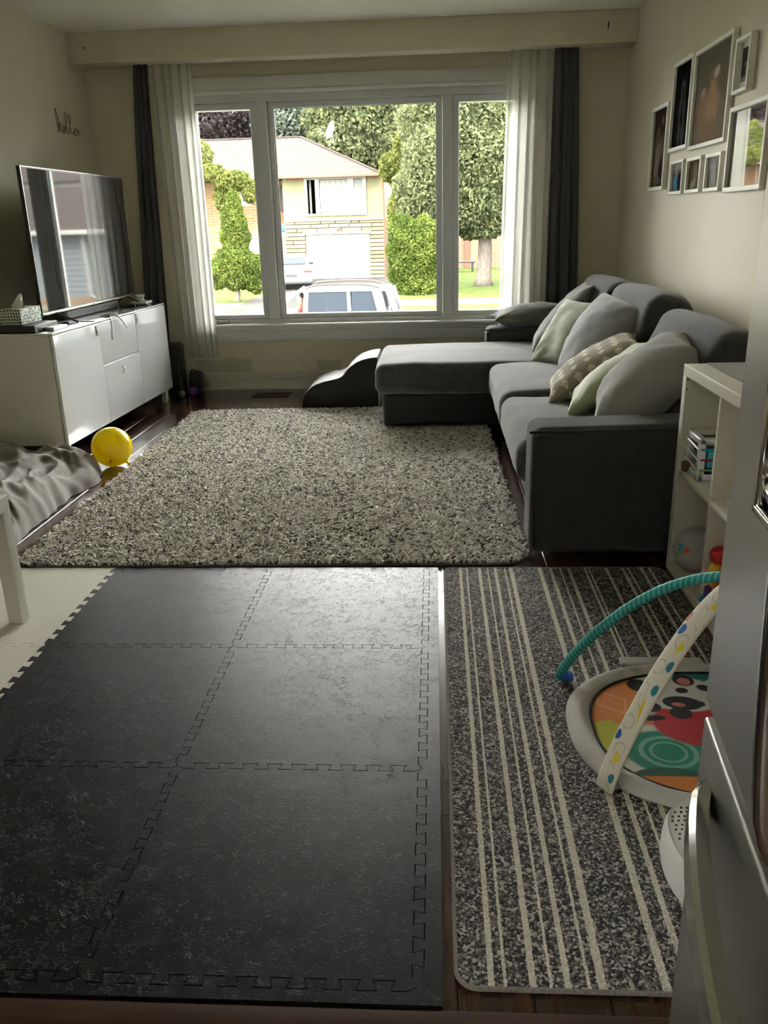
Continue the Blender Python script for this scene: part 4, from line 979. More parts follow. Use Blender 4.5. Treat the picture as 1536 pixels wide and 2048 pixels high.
# activity cube
ac = thing('activity_cube', 'white toy sorting cube with coloured elastic bands on the shelf', 'toy', (0.98, 2.86, 0.395))
cx, cy, cz, s = 0.968, 2.862, 0.396+0.0755, 0.15
fr = MB()
for sx in (-1, 1):
    for sy in (-1, 1):
        fr.rbox((cx+sx*(s/2-0.012), cy+sy*(s/2-0.012), cz), (0.024, 0.024, s), 0.006)
for sz_ in (-1, 1):
    for sg in (-1, 1):
        fr.rbox((cx, cy+sg*(s/2-0.012), cz+sz_*(s/2-0.012)), (s, 0.024, 0.024), 0.006); fr.rbox((cx+sg*(s/2-0.012), cy, cz+sz_*(s/2-0.012)), (0.024, s, 0.024), 0.006)
fr.obj('cube_frame', 'white_plastic', ac)
for k, m_ in enumerate(('lime', 'red', 'cyan')):
    z = cz-0.035+0.036*k
    for off in (-1, 1):
        MB().tube([(cx-s/2+0.006, cy+off*(s/2+0.001), z), (cx+s/2-0.006, cy+off*(s/2+0.001), z)], 0.0035, 6).obj('elastic_band', m_, ac)
    MB().tube([(cx-s/2-0.001, cy-s/2+0.006, z), (cx-s/2-0.001, cy+s/2-0.006, z+0.01)], 0.0035, 6).obj('elastic_band', 'white_plastic', ac)
MB().rbox((cx+0.005, cy-0.025, cz-0.000), (0.095, 0.085, 0.062), 0.008, 3).obj('block', 'skyblue', ac)
MB().rbox((cx+0.003, cy-0.028, cz-0.049), (0.10, 0.085, 0.034), 0.006, 3).obj('block', 'purple', ac)
mat('brown_plastic', (0.22, 0.12, 0.09), 0.5)
MB().rbox((cx+0.0, cy+0.01, cz+0.047), (0.10, 0.10, 0.022), 0.010, 3).obj('block', 'brown_plastic', ac)
tag(MB().lathe([(0.0005,0.012),(0.018,0.010),(0.022,0.0),(0.018,-0.010),(0.0005,-0.012)], (0.887, 2.905, 0.418), 18, axis='x').obj('toy_disc', 'brown_plastic'), 'small brown toy disc beside the white sorting cube', 'toy')
# soft ball
sbll = thing('soft_ball', 'grey fabric ball with coloured triangles in the lower shelf', 'ball', tuple(gr(1393, 1098, 0.12).xy)+(0.04,))
br = 0.080; bc = gr(1393, 1098, 0.040+br)
MB().lathe([(0.0005,-br)]+[(br*(1+0.02*math.sin(5*k))*math.sin(math.pi*k/20), -br*math.cos(math.pi*k/20)) for k in range(1, 20)]+[(0.0005,br)], bc, 32).obj('ball', 'grey_cloth', sbll, 3.14)
def decal(pts2, m_, par, c_, r_, name):
    P = []
    for px, py in pts2:
        d = ray(px, py).normalized(); o_ = Vector((0,0,CAM_H))-c_; b_ = o_.dot(d); dd = max(0, b_*b_-(o_.length_squared-(r_*1.012)**2)); P.append(Vector((0,0,CAM_H))+d*(-b_-math.sqrt(dd)))
    ctr = sum(P, Vector())/len(P); n_ = len(P)
    Vd = [tuple(p) for p in P]+[tuple(P[i].lerp(P[(i+1) % n_], 0.5)) for i in range(n_)]+[tuple(c_+(ctr-c_).normalized()*r_*1.012)]
    MB().add(Vd, [(i, n_+i, 2*n_, n_+(i-1) % n_) for i in range(n_)]).obj(name, m_, par)
decal([(1357,1102),(1359,1085),(1371,1080),(1368,1096)], 'cyan', sbll, bc, br, 'patch')
decal([(1367,1105),(1374,1086),(1380,1105)], 'red', sbll, bc, br, 'patch')
decal([(1352,1112),(1356,1102),(1364,1104),(1359,1112)], 'lime', sbll, bc, br, 'patch')
# toys in the nearer compartments
def blob(c_, r_, m_, name, par=None):
    return MB().rbox(c_, r_, min(r_)*0.48, 4, 3).obj(name, m_, par, 3.14)
ty = thing('rattle_toy', 'plastic rattle toy with red head and yellow body in the lower shelf', 'toy', (0.90, 2.52, 0.04))
def hull(pts_, r_, m_, nm, par): return MB().tube(catmull(pts_, 6), r_, 12).obj(nm, m_, par, 3.14)
blob((0.915, 2.545, 0.222), (0.065, 0.062, 0.060), 'red', 'head', ty); blob((0.915, 2.49, 0.232), (0.055, 0.06, 0.05), 'red', 'head', ty)
blob((0.915, 2.548, 0.135), (0.060, 0.052, 0.125), 'yellow', 'body', ty); blob((0.912, 2.50, 0.130), (0.050, 0.050, 0.115), 'orange', 'body', ty)
blob((0.885, 2.53, 0.085), (0.026, 0.034, 0.075), 'purple', 'drop', ty); blob((0.886, 2.563, 0.058), (0.032, 0.030, 0.036), 'cyan', 'bead', ty); blob((0.888, 2.50, 0.055), (0.028, 0.03, 0.03), 'blue', 'bead', ty)
ty2 = thing('small_toy', 'small red and yellow toy figure on the upper shelf board', 'toy', (0.90, 2.42, 0.395))
blob((0.900, 2.415, 0.440), (0.045, 0.04, 0.045), 'red', 'body', ty2); blob((0.895, 2.415, 0.408), (0.035, 0.035, 0.024), 'yellow', 'base', ty2); blob((0.878, 2.415, 0.447), (0.012, 0.014, 0.018), 'white_plastic', 'patch', ty2); blob((0.90, 2.415, 0.468), (0.020, 0.012, 0.022), 'red', 'crest', ty2)

# ---------------------------------------------------------------- baby play gym
pg = thing('play_gym', 'round baby play mat with crossed teal and white arches', 'play mat', (0.76, 1.88, 0.01))
PGX, PGY, PA, PB = 0.757, 1.870, 0.418, 0.330
def se(t, k=1.0, e=2.5):
    c_, s_ = math.cos(t), math.sin(t)
    return (PGX+PA*k*math.copysign(abs(c_)**(2/e), c_), PGY+PB*k*math.copysign(abs(s_)**(2/e), s_))
base = 0.0112
nb = 72
def rim(u, v):
    t = 2*math.pi*u; k = 1.0-0.155*v; x, y = se(t, k)
    z = base+0.004+0.020*math.sin(math.pi*min(1, v*1.02))**0.7 + 0.007*noise.noise(Vector((x*22, y*22, 0)))*math.sin(math.pi*v)
    return (x, y, z)
rm = MB(); rm.grid(rim, 120, 8); rm.add([(*se(2*math.pi*k/nb), base) for k in range(nb)]+[(*se(2*math.pi*k/nb), base+0.005) for k in range(nb)], [(k, (k+1) % nb, nb+(k+1) % nb, nb+k) for k in range(nb)]+[tuple(range(nb))[::-1]])
rm.obj('padded_rim', 'mat_border', pg, 3.14)
MB().tube([(*se(2*math.pi*k/120, 0.848), base+0.008) for k in range(120)], 0.0045, 6, closed=True).obj('zip', 'black_matte', pg)
# uv: u = x over the mat, v = y over the mat
W_ = (0.60, 0.59, 0.57); OR = (0.62, 0.20, 0.03); LM = (0.50, 0.49, 0.03); GN = (0.01, 0.24, 0.16); TE = (0.01, 0.16, 0.18); BK = (0.012, 0.012, 0.014); PK = (0.55, 0.17, 0.15); RD = (0.50, 0.03, 0.04)
def U(px, py):
    p = gr(px, py, base+0.006); return ((p.x-(PGX-PA))/(2*PA), (p.y-(PGY-PB))/(2*PB))
def Bl(shp, px, py, rx, ry, rot, c_, soft=0.06): u, v = U(px, py); return (shp, u, v, rx, ry, rot, c_, soft)
prints = [Bl('b',1225,1400,.095,.185,0,OR), Bl('q',1222,1405,.055,.10,20,(.68,.30,.10),.2),
          Bl('e',1205,1475,.055,.12,-20,LM), Bl('e',1262,1490,.12,.10,-25,LM), Bl('e',1290,1545,.05,.06,0,W_),
          Bl('e',1335,1505,.125,.135,0,GN), Bl('r',1337,1505,.085,.10,0,(.20,.45,.36),.3), Bl('r',1337,1505,.055,.065,0,(.20,.45,.36),.3), Bl('e',1340,1552,.10,.045,0,(.02,.10,.06)),
          Bl('b',1352,1570,.11,.045,0,OR),
          Bl('d',1378,1350,.10,.09,0,TE), Bl('e',1290,1340,.055,.06,0,TE), Bl('e',1355,1432,.02,.02,0,W_),
          Bl('e',1410,1450,.16,.15,-10,RD), Bl('e',1362,1388,.135,.135,-20,(.58,.58,.55)), Bl('e',1366,1362,.035,.045,0,BK), Bl('e',1367,1364,.022,.03,0,PK),
          Bl('e',1275,1371,.035,.05,0,BK), Bl('e',1363,1382,.020,.022,0,BK), Bl('e',1399,1409,.018,.020,0,BK), Bl('e',1364,1407,.062,.050,-18,BK), Bl('e',1357,1410,.022,.016,-18,PK),
          Bl('e',1362,1427,.035,.042,0,BK), Bl('e',1303,1415,.03,.035,0,BK), Bl('e',1306,1437,.040,.020,8,BK), Bl('e',1408,1377,.022,.028,30,BK)]
print_mat('play_print', W_, prints, 0.7, 0.1)
def inner(u, v):
    k = 0.845*v; x, y = se(2*math.pi*u, k); return (x, y, base+0.0075+0.0018*noise.noise(Vector((x*12, y*12, 3))))
im = MB(); im.grid(inner, 72, 14); me = im.mesh('printed_mat', 3.14)
set_uv(me, lambda co: ((co.x-(PGX-PA))/(2*PA), (co.y-(PGY-PB))/(2*PB)))
link('printed_mat', me, 'play_print', pg)
fl = MB().rbox((0.66, 2.212, base+0.010), (0.24, 0.04, 0.012), 0.005, 3); fl.obj('flap', 'mat_border', pg, 3.14)
def arch(A, B, h, n_=44):
    A, B = Vector(A), Vector(B); P = []
    for i in range(n_+1):
        t = i/n_; t2 = 0.5-0.5*math.cos(math.pi*t); t2 = 0.55*t2+0.45*t
        P.append(A.lerp(B, t2)+Vector((0, 0, h*math.sin(math.pi*t2)**0.8)))
    return P
def rope_mat():
    m, nt, b = new_mat('teal_wrap'); uv = N(nt, 'ShaderNodeTexCoord').outputs['UV']
    sp = N(nt, 'ShaderNodeSeparateXYZ'); nt.links.new(uv, sp.inputs[0])
    f = math_(nt, 'FRACT', math_(nt, 'ADD', math_(nt, 'MULTIPLY', sp.outputs[0], 90.0), math_(nt, 'MULTIPLY', sp.outputs[1], 2.0)))
    nt.links.new(mixrgb(nt, math_(nt, 'LESS_THAN', f, 0.28), (0.012, 0.30, 0.29), (0.17, 0.52, 0.50)), b.inputs['Base Color'])
    b.inputs['Roughness'].default_value = 0.6
    bp = N(nt, 'ShaderNodeBump'); bp.inputs['Distance'].default_value = 0.002; nt.links.new(f, bp.inputs['Height']); nt.links.new(bp.outputs[0], b.inputs['Normal'])
rope_mat()
def tube_uv(P, a, b_, up, seg, name, m_, par):
    n_ = len(P); mb = MB().tube(P, a, seg, flat=(a, b_, up), cap=True); me = mb.mesh(name, 3.14)
    uv = me.uv_layers.new(name='UVMap')
    for p_ in me.polygons:
        ks = [(me.loops[li].vertex_index//seg, me.loops[li].vertex_index % seg) for li in p_.loop_indices]
        wrap = max(k for _, k in ks) == seg-1 and min(k for _, k in ks) == 0
        for li, (i, k) in zip(p_.loop_indices, ks): uv.data[li].uv = (i/(n_-1), ((seg if wrap and k == 0 else k)/seg))
    return link(name, me, m_, par)
tube_uv(arch((0.352, 2.132, 0.016), (1.165, 1.635, 0.016), 0.415), 0.0135, 0.0135, (0, 0, 1.0001), 12, 'teal_arch', 'teal_wrap', pg)
bp_ = [('r',0.03+0.052*k,(0.28 if k % 2 else 0.22),0.014,0.075,0,(.50,.47,.40),.4) if k % 3 else ('q',0.03+0.052*k,(0.22 if k % 2 else 0.29),0.020,0.08,20,(.50,.47,.40),.4) for k in range(19)]
bp_ += [('e',.025,.33,.009,.05,0,(.01,.20,.28),.1), ('t',.065,.30,.014,.05,0,(.70,.55,.03),.1), ('e',.105,.16,.010,.06,0,(.02,.12,.42),.1), ('t',.15,.31,.014,.05,30,(.70,.55,.03),.1), ('e',.20,.33,.010,.05,0,(.01,.20,.28),.1), ('e',.245,.34,.010,.05,0,(.01,.20,.28),.1), ('t',.28,.33,.012,.05,0,(.70,.55,.03),.1), ('e',.31,.17,.011,.06,0,(.02,.14,.45),.1), ('b',.335,.13,.010,.03,0,(.55,.03,.03),.1), ('b',.39,.35,.012,.04,0,(.01,.22,.12),.1), ('b',.37,.33,.006,.04,0,(.7,.55,.03),.1), ('t',.42,.15,.010,.04,0,(.01,.25,.25),.1)]
bp_ = [(a, b, c+0.5, *r) for a, b, c, *r in bp_]
print_mat('arch_print', (0.70, 0.67, 0.57), bp_, 0.7)
WA = arch((0.385, 1.632, 0.016), (1.14, 2.13, 0.016), 0.43)
wa_n = Vector((0.50, -0.76, 0)).normalized()
# flat sleeve: wide across the arch, thin along its normal
def sleeve(P, wid, th_):
    V = []; n_ = len(P); seg = 16
    for i in range(n_):
        t = (P[min(i+1, n_-1)]-P[max(i-1, 0)]).normalized(); u = wa_n; w_ = t.cross(u)
        for k in range(seg):
            a = 2*math.pi*k/seg; V.append(tuple(P[i]+u*math.copysign(abs(math.cos(a))**0.7, math.cos(a))*wid+w_*math.sin(a)*th_))
    F = [(i*seg+k, i*seg+(k+1) % seg, (i+1)*seg+(k+1) % seg, (i+1)*seg+k) for i in range(n_-1) for k in range(seg)]
    mb = MB().add(V, F); mb.f += [tuple(range(seg))[::-1], tuple((n_-1)*seg+k for k in range(seg))]
    me = mb.mesh('white_arch', 3.14); uv = me.uv_layers.new(name='UVMap')
    for p_ in me.polygons:
        ks = [(me.loops[li].vertex_index//seg, me.loops[li].vertex_index % seg) for li in p_.loop_indices]
        wrap = max(k for _, k in ks) == seg-1 and min(k for _, k in ks) == 0
        for li, (i, k) in zip(p_.loop_indices, ks): uv.data[li].uv = (i/(n_-1), ((seg if wrap and k == 0 else k)/seg))
    return link('white_arch', me, 'arch_print', pg)
sleeve(WA, 0.0265, 0.009)
MB().rbox((0.372, 2.118, 0.026), (0.035, 0.03, 0.022), 0.007).obj('arch_socket', 'blue', pg)
MB().rbox((0.40, 1.64, 0.022), (0.04, 0.03, 0.016), 0.006).obj('arch_socket', 'grey_cloth', pg)

# ---------------------------------------------------------------- white baby rocker base by the refrigerator
bs = thing('toy_console', 'white plastic toy console with speaker holes behind the refrigerator corner', 'toy', (0.60, 1.37, 0.01))
def dome(u, v):
    t = 2*math.pi*u; c_, s_ = math.cos(t), math.sin(t); e = 2.6
    k = [1.0, 1.02, 1.01, 0.985, 0.95, 0.92, 0.4, 0.0]; z = [0.0, 0.02, 0.05, 0.075, 0.088, 0.086, 0.094, 0.096]
    f = v*7; i = min(int(f), 6); f -= i
    kk = k[i]*(1-f)+k[i+1]*f; zz = z[i]*(1-f)+z[i+1]*f
    taper = 1.0 if s_ > 0 else 1.0-0.10*abs(s_)
    return (0.605+0.150*kk*taper*math.copysign(abs(c_)**(2/e), c_), 1.365+0.150*kk*math.copysign(abs(s_)**(2/e), s_), 0.0105+zz)
MB().grid(dome, 64, 28).add([dome(k/64, 0) for k in range(64)], [tuple(range(64))[::-1]]).obj('shell', 'white_plastic', bs, 0.9)
ho = MB()
for r_ in range(8):
    for k in range(20):
        x, y = 0.478+0.012*k+0.004*(r_ % 2), 1.372+0.013*r_
        if abs((x-0.605)/0.134)**2.6 + abs((y-1.365)/0.134)**2.6 < 1:
            d2 = max(abs((x-0.605)/0.150), abs((y-1.365)/0.150)); zt = 0.0105+0.0975-0.010*d2
            ho.lathe([(0.0026, zt-0.003), (0.0026, zt-0.0008)], (x, y, 0), 6)
o = ho.obj('speaker_holes', 'shadow_gap', bs); o['kind'] = 'stuff'
MB().prism(rrect(0.486, 0.70, 1.270, 1.358, 0.020), 0.0985, 0.1075).obj('control_panel', 'grey_plastic', bs)
MB().prism(rrect(0.505, 0.58, 1.276, 1.302, 0.010), 0.1070, 0.1095).obj('button', 'black_plastic', bs)
MB().prism(rrect(0.510, 0.545, 1.330, 1.346, 0.007), 0.1070, 0.1092).obj('button', 'grey_plastic', bs)

# ---------------------------------------------------------------- refrigerator
def steel_mat():
    m, nt, b = new_mat('stainless')
    b.inputs['Base Color'].default_value = (0.48, 0.47, 0.45, 1); b.inputs['Metallic'].default_value = 1.0; b.inputs['Roughness'].default_value = 0.33
    tc = N(nt, 'ShaderNodeTexCoord'); mp = N(nt, 'ShaderNodeMapping'); mp.inputs['Scale'].default_value = (1, 3, 900); nt.links.new(tc.outputs['Object'], mp.inputs[0])
    nz = N(nt, 'ShaderNodeTexNoise'); nz.inputs['Scale'].default_value = 1.0; nt.links.new(mp.outputs[0], nz.inputs['Vector'])
    bp = N(nt, 'ShaderNodeBump'); bp.inputs['Strength'].default_value = 0.12; bp.inputs['Distance'].default_value = 0.001; nt.links.new(nz.outputs[0], bp.inputs['Height']); nt.links.new(bp.outputs[0], b.inputs['Normal'])
steel_mat()
mat('chrome', (0.62, 0.62, 0.60), 0.12, metal=1.0); mat('fridge_side', (0.12, 0.118, 0.112), 0.45, metal=0.5); mat('steel_dark', (0.16, 0.15, 0.13), 0.35, metal=0.9)
fz = math.radians(-6.1)
fg = thing('refrigerator', 'stainless steel french-door refrigerator at the room edge', 'refrigerator', (0.338, 0.932, 0), fz, local=True)
FW, FD, FH, DT = 0.91, 0.74, 1.78, 0.06
MB().rbox((DT+0.012+(FD-DT)/2, -FW/2, 0.04+(FH-0.07)/2), (FD-DT, FW-0.012, FH-0.07), 0.006).obj('body', 'fridge_side', fg)
MB().box((DT+0.05, -FW+0.03, 0.0), (FD-0.03, -0.03, 0.04)).obj('plinth', 'black_matte', fg, None)
# upper doors; the far one carries the dispenser opening
ZD0, ZD1 = 0.690, FH
DY0, DY1, DZ0, DZ1 = -0.345, -0.125, 0.985, 1.385
dr = MB()
for (y0, y1, z0, z1) in ((-FW/2+0.002, DY0, ZD0, ZD1), (DY1, -0.0, ZD0, ZD1), (DY0, DY1, ZD0, DZ0), (DY0, DY1, DZ1, ZD1)):
    dr.box((0.0, y0, z0), (DT, y1, z1))
dr.box((DT-0.01, DY0, DZ0), (DT, DY1, DZ1))
d1 = dr.obj('door', 'stainless', fg, None)
b2 = MB()
for (c_, sz_) in (((-0.002, (DY0+DY1)/2, DZ0), (0.012, DY1-DY0+0.012, 0.010)), ((-0.002, (DY0+DY1)/2, DZ1), (0.012, DY1-DY0+0.012, 0.010)), ((-0.002, DY0, (DZ0+DZ1)/2), (0.012, 0.010, DZ1-DZ0)), ((-0.002, DY1, (DZ0+DZ1)/2), (0.012, 0.010, DZ1-DZ0))):
    b2.rbox(c_, sz_, 0.004)
b2.obj('dispenser_frame', 'chrome', d1)
MB().rbox((0.028, (DY0+DY1)/2, DZ0+0.012), (0.050, DY1-DY0-0.012, 0.016), 0.005).obj('drip_tray', 'steel_dark', d1)
MB().tube(catmull([(0.02, DY1-0.008, DZ0+0.028), (-0.006, DY1-0.05, DZ0+0.034), (-0.010, (DY0+DY1)/2, DZ0+0.036), (-0.006, DY0+0.05, DZ0+0.034), (0.02, DY0+0.008, DZ0+0.028)], 8), 0.008, 10).obj('tray_lip', 'chrome', d1)
MB().rbox((0.010, (DY0+DY1)/2, DZ1-0.07), (0.020, DY1-DY0-0.012, 0.13), 0.004).obj('dispenser_display', 'black_plastic', d1)
MB().rbox((DT/2, -FW*0.75-0.001, (ZD0+ZD1)/2), (DT, FW/2-0.004, ZD1-ZD0), 0.006).obj('door', 'stainless', fg)
for y in (-FW/2+0.05, -FW/2-0.05):
    MB().tube(catmull([(0.0, y, 0.80), (-0.045, y, 0.83), (-0.06, y, 1.2), (-0.045, y, 1.57), (0.0, y, 1.60)], 8), 0.012, 12).obj('door_handle', 'chrome', fg, 3.14)
MB().rbox((DT/2, -FW/2, 0.365), (DT, FW, 0.60), 0.005).obj('freezer_drawer', 'stainless', fg)
MB().rbox((DT/2+0.004, -FW/2, 0.6765), (DT-0.012, FW-0.02, 0.020), 0.003).obj('drawer_gasket', 'steel_dark', fg)
# bowed freezer handle
hp = []
for k in range(31):
    t = -1+2*k/30; y = -FW/2+t*(FW/2-0.05); hp.append((-0.050*(1-t*t)**0.75-0.002 if abs(t) < 0.999 else 0.004, y, 0.592))
hv = []; sec = [(-0.013,-0.016),(-0.009,-0.019),(0.012,-0.019),(0.012,0.017),(-0.003,0.017),(-0.010,0.012)]
for (x, y, z) in hp:
    for (dx, dz) in sec: hv.append((x+dx, y, z+dz))
ns = len(sec); hf = [(i*ns+k, i*ns+(k+1) % ns, (i+1)*ns+(k+1) % ns, (i+1)*ns+k) for i in range(30) for k in range(ns)]+[tuple(range(ns))[::-1], tuple(30*ns+k for k in range(ns))]
MB().add(hv, hf).obj('drawer_handle', 'chrome', fg, 0.6)

# ---------------------------------------------------------------- unseen ceiling lamp added behind the camera as room fill
def lamp_mat():
    m, nt, b = new_mat('fill_glow'); b.inputs['Emission Color'].default_value = (1, 0.86, 0.66, 1); b.inputs['Emission Strength'].default_value = 5.0; b.inputs['Base Color'].default_value = (0.8, 0.8, 0.78, 1)
lamp_mat()
kl = thing('fill_lamp', 'round white ceiling lamp added out of view as room fill', 'lamp', (0.22, -1.0, ZC))
MB().lathe([(0.19, ZC-0.001), (0.19, ZC-0.03), (0.185, ZC-0.035)], (0.22, -1.0, 0), 32).obj('rim', 'silver', kl)
MB().lathe([(0.18, ZC-0.035), (0.17, ZC-0.06), (0.12, ZC-0.085), (0.05, ZC-0.095), (0.001, ZC-0.097)], (0.22, -1.0, 0), 32).obj('shade', 'fill_glow', kl, 3.14)
# ================================================================= outdoors
mat('grass', (0.045, 0.062, 0.016), 0.95, var=(2.5, 0.35, 6), bump=(60, 0.8, 0.03))
mat('asphalt', (0.034, 0.031, 0.030), 0.9, var=(6, 0.12))
mat('concrete', (0.13, 0.12, 0.10), 0.9, var=(3, 0.12))
mat('stucco', (0.125, 0.118, 0.068), 0.9, var=(2, 0.05))
mat('roof_shingle', (0.030, 0.025, 0.0235), 0.9, var=(3.0, 0.35, 8), stretch=(1, 1, 9))
mat('gutter_brown', (0.11, 0.055, 0.04), 0.5)
mat('ext_white', (0.22, 0.217, 0.205), 0.5)
mat('ext_glass', (0.025, 0.03, 0.03), 0.2, spec=0.1)
mat('drape', (0.17, 0.17, 0.155), 0.9)
mat('porch_dark', (0.05, 0.045, 0.045), 0.7)
mat('bin_blue', (0.02, 0.06, 0.40), 0.5)
mat('bark', (0.085, 0.072, 0.062), 0.95, var=(6, 0.4), stretch=(3, 3, 0.6))
mat('car_white', (0.24, 0.245, 0.25), 0.25, coat=0.8)
mat('tyre', (0.015, 0.015, 0.016), 0.8); mat('rim_metal', (0.35, 0.35, 0.36), 0.3, metal=0.8)
mat('car_glass', (0.011, 0.0145, 0.020), 0.25, spec=0.05); mat('tail_red', (0.35, 0.01, 0.01), 0.3); mat('car_trim', (0.02, 0.02, 0.022), 0.5); mat('car_seat', (0.12, 0.12, 0.12), 0.8)
mat('roof_rail', (0.03, 0.028, 0.026), 0.6, spec=0.1)
mat('shirt_red', (0.55, 0.05, 0.035), 0.85); mat('skin', (0.42, 0.25, 0.17), 0.6); mat('hair', (0.03, 0.02, 0.015), 0.7)
mat('siding_blue', (0.10, 0.112, 0.12), 0.7)
mat('stone_a', (0.11, 0.10, 0.066), 0.9, var=(4, 0.2)); mat('stone_b', (0.085, 0.077, 0.052), 0.9, var=(4, 0.2)); mat('stone_c', (0.135, 0.125, 0.088), 0.9, var=(4, 0.15))
mat('mortar', (0.06, 0.05, 0.032), 0.95)
def brick_mat(name, c1, c2, mo):
    m, nt, b = new_mat(name); tc = N(nt, 'ShaderNodeTexCoord'); sp = N(nt, 'ShaderNodeSeparateXYZ'); nt.links.new(tc.outputs['Object'], sp.inputs[0])
    cb = N(nt, 'ShaderNodeCombineXYZ'); nt.links.new(math_(nt, 'ADD', sp.outputs[0], sp.outputs[1]), cb.inputs[0]); nt.links.new(sp.outputs[2], cb.inputs[1])
    br = N(nt, 'ShaderNodeTexBrick'); br.inputs['Scale'].default_value = 1; br.inputs['Brick Width'].default_value = 0.42; br.inputs['Row Height'].default_value = 0.13; br.inputs['Mortar Size'].default_value = 0.014
    br.inputs['Color1'].default_value = (*c1, 1); br.inputs['Color2'].default_value = (*c2, 1); br.inputs['Mortar'].default_value = (*mo, 1)
    nt.links.new(cb.outputs[0], br.inputs[0]); nt.links.new(br.outputs[0], b.inputs['Base Color']); b.inputs['Roughness'].default_value = 0.9
brick_mat('brick_orange', (0.14, 0.068, 0.032), (0.16, 0.085, 0.042), (0.17, 0.14, 0.105))
brick_mat('brick_tan', (0.12, 0.08, 0.055), (0.14, 0.10, 0.07), (0.13, 0.11, 0.085))
def leaf_mat(name, dark, light):
    m, nt, b = new_mat(name); out = nt.nodes['Material Output']; nt.nodes.remove(b)
    a = N(nt, 'ShaderNodeAttribute', attribute_name='tint'); c_ = mixrgb(nt, a.outputs['Fac'], dark, light)
    df = N(nt, 'ShaderNodeBsdfDiffuse'); tl = N(nt, 'ShaderNodeBsdfTranslucent'); mx = N(nt, 'ShaderNodeMixShader'); mx.inputs[0].default_value = 0.3
    nt.links.new(c_, df.inputs[0]); nt.links.new(c_, tl.inputs[0]); nt.links.new(df.outputs[0], mx.inputs[1]); nt.links.new(tl.outputs[0], mx.inputs[2]); nt.links.new(mx.outputs[0], out.inputs[0])
leaf_mat('leaf_maple', (0.022, 0.030, 0.016), (0.115, 0.125, 0.060))
leaf_mat('leaf_hedge', (0.022, 0.036, 0.008), (0.085, 0.108, 0.024))
leaf_mat('leaf_lime', (0.034, 0.044, 0.012), (0.115, 0.125, 0.034))
leaf_mat('leaf_blue', (0.024, 0.032, 0.026), (0.085, 0.098, 0.075))
leaf_mat('leaf_red', (0.014, 0.011, 0.012), (0.045, 0.035, 0.037))

for _n in ('grass', 'asphalt', 'concrete', 'stucco', 'roof_shingle', 'ext_white', 'drape', 'porch_dark', 'bark', 'siding_blue', 'stone_a', 'stone_b', 'stone_c', 'mortar', 'brick_orange', 'brick_tan', 'gutter_brown'):
    MATS[_n].node_tree.nodes['Principled BSDF'].inputs['Specular IOR Level'].default_value = 0.05
# ground: front lawn, road, verge, pavement, opposite lawns
gp = [(6.95, -0.95), (11, -1.45), (16, -1.66), (16.05, -1.77), (24.5, -1.77), (24.55, -1.63), (29.5, -1.46), (31.4, -1.44), (43, -1.36), (62, -1.2), (120, -1.0)]
gz = lambda Y: next(z0+(z1-z0)*(Y-y0)/(y1-y0) for (y0, z0), (y1, z1) in zip(gp, gp[1:]) if y0 <= Y <= y1)
def strip(name, y0, y1, m, x0=-60, x1=60, up=0.0, n_=6):
    ys = sorted({y0, y1, *[y for y, _ in gp if y0 < y < y1]})
    mb = MB(); prof = [(y, gz(y)+up) for y in ys]+[(y, gz(y)-0.5) for y in reversed(ys)]
    mb.sweepx(prof, x0, x1); o = mb.obj(name, m, None, None); o['kind'] = 'structure'; return o
strip('front_lawn', 6.96, 16.0, 'grass'); strip('road', 16.0, 24.5, 'asphalt'); strip('verge', 24.5, 29.5, 'grass'); strip('pavement', 29.5, 31.4, 'concrete'); strip('opposite_lawn', 31.4, 119, 'grass')
HX0, HX1 = at(566, 400, 43).x, at(768, 450, 43).x
GX0, GX1, GZ1 = at(610, 468, 43).x, at(739, 468, 43).x, at(700, 467, 43).z
HG = -1.36
strip('driveway', 24.4, 43.0, 'asphalt', GX0-0.7, GX1+1.2, 0.012)
strip('neighbour_path', 24.4, 29.6, 'concrete', at(440, 600, 27).x-2.5, at(440, 600, 27).x+0.6, 0.012)

# ---------------------------------------------------------------- house across the street
hs_ = thing('house', 'hip-roofed house with garage seen through the picture window', 'house', (-6, 45, HG))
EZ = at(650, 349, 43).z; BZ = at(650, 440, 43).z
MB().box((HX0, 43.0, BZ), (HX1, 52, EZ)).obj('upper_wall', 'stucco', hs_, None)
lw = MB(); lw.box((HX0, 43.06, HG-0.3), (GX0, 52, BZ)); lw.box((GX1, 43.06, HG-0.3), (HX1, 52, BZ)); lw.box((GX0, 43.06, GZ1), (GX1, 52, BZ)); lwo = lw.obj('stone_wall', 'mortar', hs_, None)
# ledge stones of the lower facade, one by one
sm_ = {}
def stone(w_, h_, k):
    key = (round(w_, 1), k)
    if key not in sm_:
        me = MB().rbox((0, 0, 0), (key[0]-0.03, 0.14, h_-0.03), 0.02, 1, 1).mesh('stone', None); me.materials.append(MATS[('stone_a', 'stone_b', 'stone_c')[k]]); sm_[key] = me
    return sm_[key], key[0]
row_h = (BZ-HG)/15; rs = random.Random(3); cnt = 0
for r_ in range(15):
    z = HG+row_h*(r_+0.5)
    spans = [(HX0, HX1)] if z > GZ1+0.08 else [(HX0, GX0), (GX1, HX1)]
    for a, b_ in spans:
        x = a
        while x < b_-0.08:
            w_ = min(round(rs.uniform(0.4, 1.3), 1), round(b_-x, 1)) or 0.1
            if b_-x-w_ < 0.2: w_ = max(0.1, round(b_-x, 1))
            me, wr = stone(w_, row_h, rs.randrange(3))
            o = bpy.data.objects.new('stone', me); COL.objects.link(o); o.parent = lwo; o.location = (x+wr/2, 43.05, z); x += wr; cnt += 1
MB().rbox(((HX0+HX1)/2, 42.97, BZ), (HX1-HX0, 0.12, 0.10), 0.02).obj('ledge', 'ext_white', hs_)
